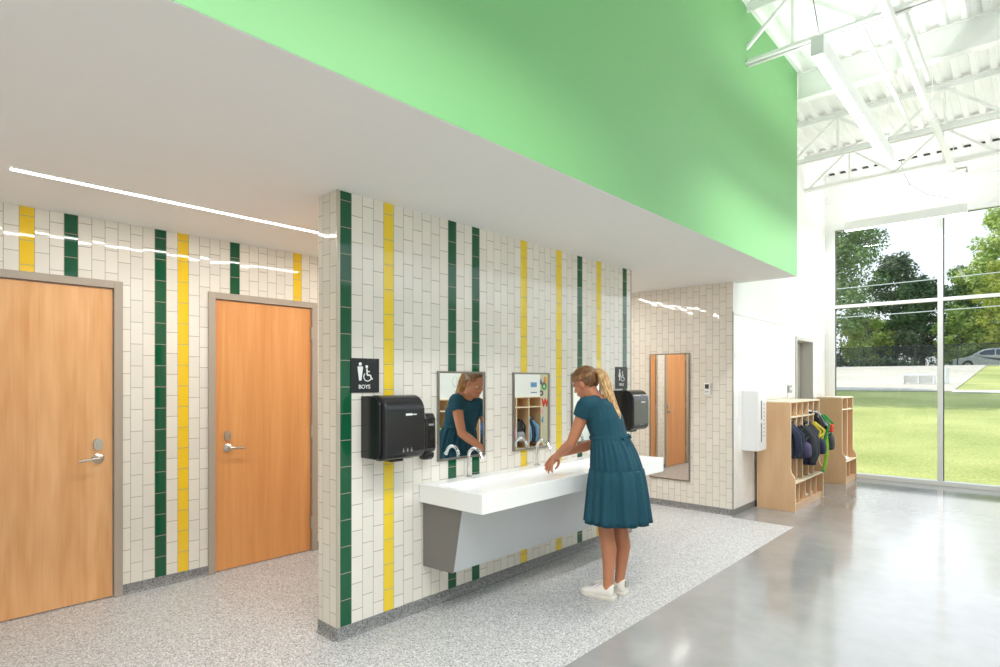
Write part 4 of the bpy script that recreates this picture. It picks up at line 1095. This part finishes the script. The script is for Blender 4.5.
# car
def car(x, y, z):
    r = root('car', (x, y, z), 'silver car parked beyond the black fence', 'car')
    L, W = 4.6, 1.85
    body = [(0, .32), (.02, .62), (.18, .80), (1.05, .98), (1.25, 1.02), (4.25, 1.06), (4.55, .95), (4.6, .60), (4.55, .32)]
    def arch(cx, rr=.36): return [(cx + rr * math.cos(a), .32 + rr * math.sin(a)) for a in [k * PI / 8 for k in range(0, 9)]]
    low = list(reversed(arch(.92)[::-1])); low2 = arch(3.62)
    poly = body + [p for p in arch(3.62)] + [p for p in arch(.92)]
    mb = MB(); mb.prism([(x + a, z + b) for a, b in poly], 1, y - W / 2, y + W / 2)
    bmesh.ops.triangulate(mb.bm, faces=[f for f in mb.bm.faces if len(f.verts) > 4])
    mb.build('car_body', M['carpaint'], r, bevel=.03)
    cab = [(1.05, .98), (1.85, 1.50), (2.3, 1.58), (3.6, 1.56), (4.1, 1.40), (4.45, 1.03)]
    mb = MB(); rs = []
    mb.rings([[(x + a, y - W / 2 + .06 + (b - .98) * .28, z + b) for a, b in cab], [(x + a, y + W / 2 - .06 - (b - .98) * .28, z + b) for a, b in cab]])
    mb.build('cabin', M['carpaint'], r, bevel=.02)
    for pts in ([(1.35, 1.06), (1.95, 1.44), (2.55, 1.49), (2.55, 1.06)], [(2.63, 1.06), (2.63, 1.49), (3.45, 1.48), (3.5, 1.06)], [(3.58, 1.06), (3.55, 1.47), (3.95, 1.38), (4.2, 1.08)]):
        mb = MB(); mb.rings([[(x + a, y - W / 2 + .045 + (b - .98) * .28, z + b) for a, b in pts], [(x + a, y - W / 2 + .09 + (b - .98) * .28, z + b) for a, b in pts]]); mb.build('side_window', M['carglass'], r)
    for s in (-1, 1):
        for cx in (.92, 3.62):
            wl = MB().lathe([(.02, 0), (.2, .0), (.32, .03), (.33, .2), (.2, .22)], (x + cx, y + s * (W / 2 - .12) - .1, z + .33), 'y', 20).build('wheel', M['tyre'], r, smooth=True)
            MB().lathe([(.01, 0), (.19, .01), (.2, .03)], (x + cx, y + s * (W / 2 - .12) - .115, z + .33), 'y', 16).build('hub_cap', M['nickel'], wl, smooth=True)
    MB().box(x + .0, x + .25, y - W / 2 - .005, y - W / 2 + .3, z + .68, z + .78).build('headlight', M['plastic'], r, bevel=.02)
    MB().bar((x + 2.2, y - .7, z + 1.60), (x + 3.6, y - .7, z + 1.60), .03, .03).build('roof_rail', M['nickel'], r)
    MB().box(x + 1.5, x + 1.7, y - W / 2 - .14, y - W / 2, z + 1.02, z + 1.14).build('wing_mirror', M['carpaint'], r, bevel=.03)
car(-4.75, 59.5, 2.45)
# white perforated bench on the driveway
BY = 34.5; z = gz(BY) + .02
r = root('park_bench', (-4.1, BY, z), 'low white perforated metal bench on the driveway', 'bench')
MB().box(-4.75, -3.45, BY - .2, BY + .2, z + .40, z + .43).build('seat', M['benchm'], r)
MB().box(-4.75, -3.45, BY + .18, BY + .21, z + .06, z + .50).build('backrest', M['benchm'], r)
for xx in (-4.7, -4.1, -3.5): MB().box(xx - .03, xx + .03, BY - .18, BY + .18, z, z + .40).build('leg', M['benchf'], r)
r = root('litter_bin', (-3.05, BY, z), 'slim white perforated bin at the end of the bench', 'bin')
MB().lathe([(.11, z), (.14, z + .1), (.15, z + .72), (.12, z + .74)], (-3.05, BY, 0)).build('basket', M['benchm'], r)
MB().lathe([(.155, z + .70), (.155, z + .75), (.14, z + .75), (.14, z + .70)], (-3.05, BY, 0)).build('rim', M['benchf'], r)
for k, (za, zb, y, lab) in enumerate(((8.45, 8.45, 48, 'upper pale line before the trees, drawn for a light reflected in the glass'), (6.35, 6.35, 48, 'lower pale line before the trees, drawn for a light reflected in the glass'))):
    pts = [(-30 + q * 3, y, za + (zb - za) * q / 12 - .25 * math.sin(PI * q / 12)) for q in range(13)]  # pale tubes outside stand in for hanging lights reflected in the window glass
    tag(MB().tube(pts, .03, 6).build('reflection_line', M['pale_line']), lab, 'cable', 'drawn reflection lines')

F = dict(dark=foliage('leaves_dark', (70, 90, 68), (126, 146, 106)), mid=foliage('leaves_mid', (92, 124, 80), (158, 182, 120)), light=foliage('leaves_light', (136, 168, 80), (212, 222, 138)),
         yel=foliage('leaves_yellow', (166, 184, 70), (232, 230, 134)), grey=foliage('leaves_grey', (90, 102, 88), (146, 156, 132)))
def leafmesh(name, cl, n, leaf, rnd, m, parent, flat=.55):
    vs, fs = [], []; o = wloc(parent) if parent else V((0, 0, 0))
    tot = sum(c[1] ** 2 for c in cl)
    for c, cr in cl:
        for k in range(max(6, int(n * cr * cr / tot))):
            d = V((rnd.gauss(0, 1), rnd.gauss(0, 1), rnd.gauss(0, 1))).normalized()
            p = c + V((d.x, d.y, d.z * .8)) * cr * rnd.random() ** .4
            nn = (d + V((rnd.gauss(0, .6), rnd.gauss(0, .6), .4 + rnd.gauss(0, .5)))).normalized()
            a = nn.cross(V((rnd.random() - .5, rnd.random() - .5, rnd.random()))).normalized(); q = nn.cross(a); s_ = leaf * (.6 + .8 * rnd.random())
            i = len(vs); p = p - o
            vs += [p - a * s_ * .5, p - q * s_ * .33, p + a * s_ * .55, p + q * s_ * .33]; fs.append((i, i + 1, i + 2, i + 3))
    me = bpy.data.meshes.new(name); me.from_pydata(vs, [], fs); me.materials.append(m)
    ob = bpy.data.objects.new(name, me); col.objects.link(ob); ob.parent = parent
    return ob
def tree(x, y, h, w, m, lab, n=9000, trunk=.28, low=.18, leaf=.26, seed=1, group='trees beyond the fence', z=2.3, nc=60, cs=1.):
    rnd = random.Random(seed)
    r = root('tree', (x, y, z), lab, 'tree', group)
    t = MB(); t.tube([(x, y, z - .1), (x + .1, y, z + h * .25), (x, y, z + h * .5), (x + .1, y, z + h * .72)], [trunk, trunk * .75, trunk * .45, trunk * .1], 10)
    for k in range(6):
        a = k * 1.1 + seed; hh = h * (.24 + .06 * k)
        t.tube([(x, y, z + hh), (x + math.cos(a) * w * .14, y + math.sin(a) * w * .14, z + hh + h * .06), (x + math.cos(a) * w * .28, y + math.sin(a) * w * .28, z + hh + h * .10)], [trunk * .35, trunk * .2, trunk * .06], 7)
    t.build('trunk', M['bark'], r, smooth=True)
    cl = []
    for k in range(nc):
        u = (k + rnd.random()) / nc
        rad = w / 2 * math.sin(PI * min(1, u * .84 + .14)) ** .6 * math.sqrt(rnd.random())
        a = rnd.random() * 2 * PI
        cl.append((V((x + rad * math.cos(a), y + rad * math.sin(a), z + h * (low + (.95 - low) * u))), w * (.10 + .08 * rnd.random()) * cs))
    leafmesh('foliage', cl, n, leaf, rnd, F[m], r)
tree(-15.4, 62, 19.0, 11.0, 'mid', 'big green tree at the left edge of the window, trunk behind the fence', 22000, .42, .20, .30, 1, nc=110)
tree(-10.2, 69, 11.9, 6.4, 'grey', 'dark grey-green tree in the middle of the window', 12000, .3, .14, .28, 2, nc=70)
tree(-7.6, 66, 8.6, 5.6, 'dark', 'low dark tree left of the window mullion', 9000, .26, .22, .28, 3)
tree(-5.2, 72, 10.5, 6.0, 'mid', 'bushy green tree right of the window mullion', 10000, .3, .12, .28, 4)
tree(-1.6, 70, 15.5, 7.0, 'light', 'tall light green tree behind the parked car', 13000, .35, .1, .30, 5, nc=80)
tree(-1.7, 62.5, 9.2, 4.2, 'yel', 'yellow-green young tree in front of the tall light green tree', 7000, .16, .25, .24, 6)
tree(-4.5, 63.5, 5.6, 4.0, 'light', 'small light green tree left of the parked car', 6000, .14, .12, .24, 7)
tree(4.4, 72, 17, 8, 'light', 'light green tree past the right edge of the window', 8000, .4, .1, .34, 8)
tree(-12.0, 64.5, 5.4, 4.5, 'light', 'small bright tree under the big green tree', 5000, .12, .12, .24, 9)
tree(-22.5, 70, 17, 10, 'dark', 'dark tree beyond the left edge of the window', 7000, .4, .1, .38, 10)
tree(-13.5, 25.0, 11.5, 7.5, 'mid', 'shade tree on the lawn left of the window, nearer the building', 9000, .3, .25, .30, 11, 'shade trees on the lawn', .5)
tree(-20.5, 27.0, 15, 9, 'mid', 'shade tree on the lawn left of the window, farther from the building', 9000, .35, .2, .34, 12, 'shade trees on the lawn', .6)
def hedge(x0, x1, y, h, m, lab, seed):
    rnd = random.Random(seed); cl = []
    x = x0
    while x < x1:
        hh = h * (.6 + .4 * rnd.random())
        for q in range(3): cl.append((V((x + rnd.gauss(0, .3), y + rnd.gauss(0, .4), 2.3 + hh * (.2 + .3 * q))), h * .28))
        x += h * .25
    tag(leafmesh('hedge', cl, int((x1 - x0) * 380), .26, rnd, F[m], None), lab, 'hedge', None, 'stuff')
hedge(-32, 10, 77, 5.0, 'dark', 'dark undergrowth behind the trees', 21)
hedge(-26, -7, 57.2, 1.3, 'dark', 'shaded low shrubs right behind the fence', 22)
# ------------------------------------------------------------------ light
w = bpy.data.worlds.new('world'); sc.world = w; w.use_nodes = True
nt = w.node_tree; nt.nodes.clear()
tc = nt.nodes.new('ShaderNodeTexCoord'); sp = nt.nodes.new('ShaderNodeSeparateXYZ'); nt.links.new(tc.outputs['Generated'], sp.inputs[0])
rp = nt.nodes.new('ShaderNodeValToRGB'); nt.links.new(sp.outputs[2], rp.inputs[0])
rp.color_ramp.elements[0].position = 0.0; rp.color_ramp.elements[0].color = (.93, .96, 1, 1)
rp.color_ramp.elements[1].position = .7; rp.color_ramp.elements[1].color = (.62, .78, 1, 1)
bg = nt.nodes.new('ShaderNodeBackground'); nt.links.new(rp.outputs[0], bg.inputs[0]); bg.inputs[1].default_value = 1.25
wo = nt.nodes.new('ShaderNodeOutputWorld'); nt.links.new(bg.outputs[0], wo.inputs[0])

def lamp(name, typ, loc, energy, size=None, sizey=None, rot=(0, 0, 0), color=(1, 1, 1), spread=PI):
    l = bpy.data.lights.new(name, typ); l.energy = energy; l.color = color
    if typ == 'AREA':
        l.shape = 'RECTANGLE'; l.size = size; l.size_y = sizey; l.spread = spread
    o = bpy.data.objects.new(name, l); col.objects.link(o); o.location = loc; o.rotation_euler = rot
    return o
s = lamp('sun', 'SUN', (0, 0, 20), 4.6, color=(1, .95, .86)); s.data.angle = .01
sd = V((.80, .10, -.62)).normalized()     # direction the light travels
s.rotation_euler = sd.to_track_quat('-Z', 'Y').to_euler()
# lamps of the fixtures, plus one added near fill
lamp('strip_lamp_a', 'AREA', (-3.9, 1.75, ZC - .012), 19, .05, 2.44, color=(1, .975, .94))
lamp('strip_lamp_b', 'AREA', (-3.9, 4.66, ZC - .012), 30, .05, 2.62, color=(1, .975, .94))
lamp('pendant_down', 'AREA', (-1.085, 5.73, 3.69), 50, .08, 2.7, spread=2.0)
lamp('pendant_up', 'AREA', (-1.085, 5.73, 3.845), 15, .08, 2.7, rot=(PI, 0, 0))
lamp('near_hall_fill', 'AREA', (-.55, .6, 3.69), 110, .3, 4.0, spread=2.3)  # added fill over the near hall, no fixture hangs here
lamp('pendant_down_b', 'AREA', (-1.35, 9.82, 3.69), 16, 1.4, .08)
lamp('pendant_up_b', 'AREA', (-1.35, 9.82, 3.845), 7, 1.4, .08, rot=(PI, 0, 0))
# daylight at the big window, and an added fill by the clerestory
lamp('clerestory_fill', 'AREA', (XH - .02, 4.2, 3.6), 30, 1.7, 11.5, rot=(0, PI / 2, 0), color=(.98, .99, 1))  # added fill inside the unseen clerestory, brightens the hall
lamp('window_daylight', 'AREA', (-.72, YW - .02, 2.0), 40, 3.2, 3.7, rot=(-PI / 2, 0, 0), color=(.98, .99, 1))

# ------------------------------------------------------------------ camera
cd = bpy.data.cameras.new('camera'); cam = bpy.data.objects.new('camera', cd); col.objects.link(cam)
cam.location = (0, 0, 1.49); cam.rotation_euler = (PI / 2, 0, math.radians(42.37))
cd.sensor_width = 36; cd.lens = 585 * 36 / 1000; cd.shift_y = (381.2 - 333.5) / 1000; cd.clip_start = .05; cd.clip_end = 400
sc.camera = cam
sc.view_settings.view_transform = 'Standard'; sc.view_settings.look = 'None'; sc.view_settings.gamma = 1; sc.view_settings.use_curve_mapping = False
sc.view_settings.exposure = 0.08
sc.cycles.max_bounces = 10; sc.cycles.diffuse_bounces = 6; sc.cycles.glossy_bounces = 5; sc.cycles.transparent_max_bounces = 12
sc.cycles.use_denoising = True; sc.cycles.sample_clamp_indirect = 6
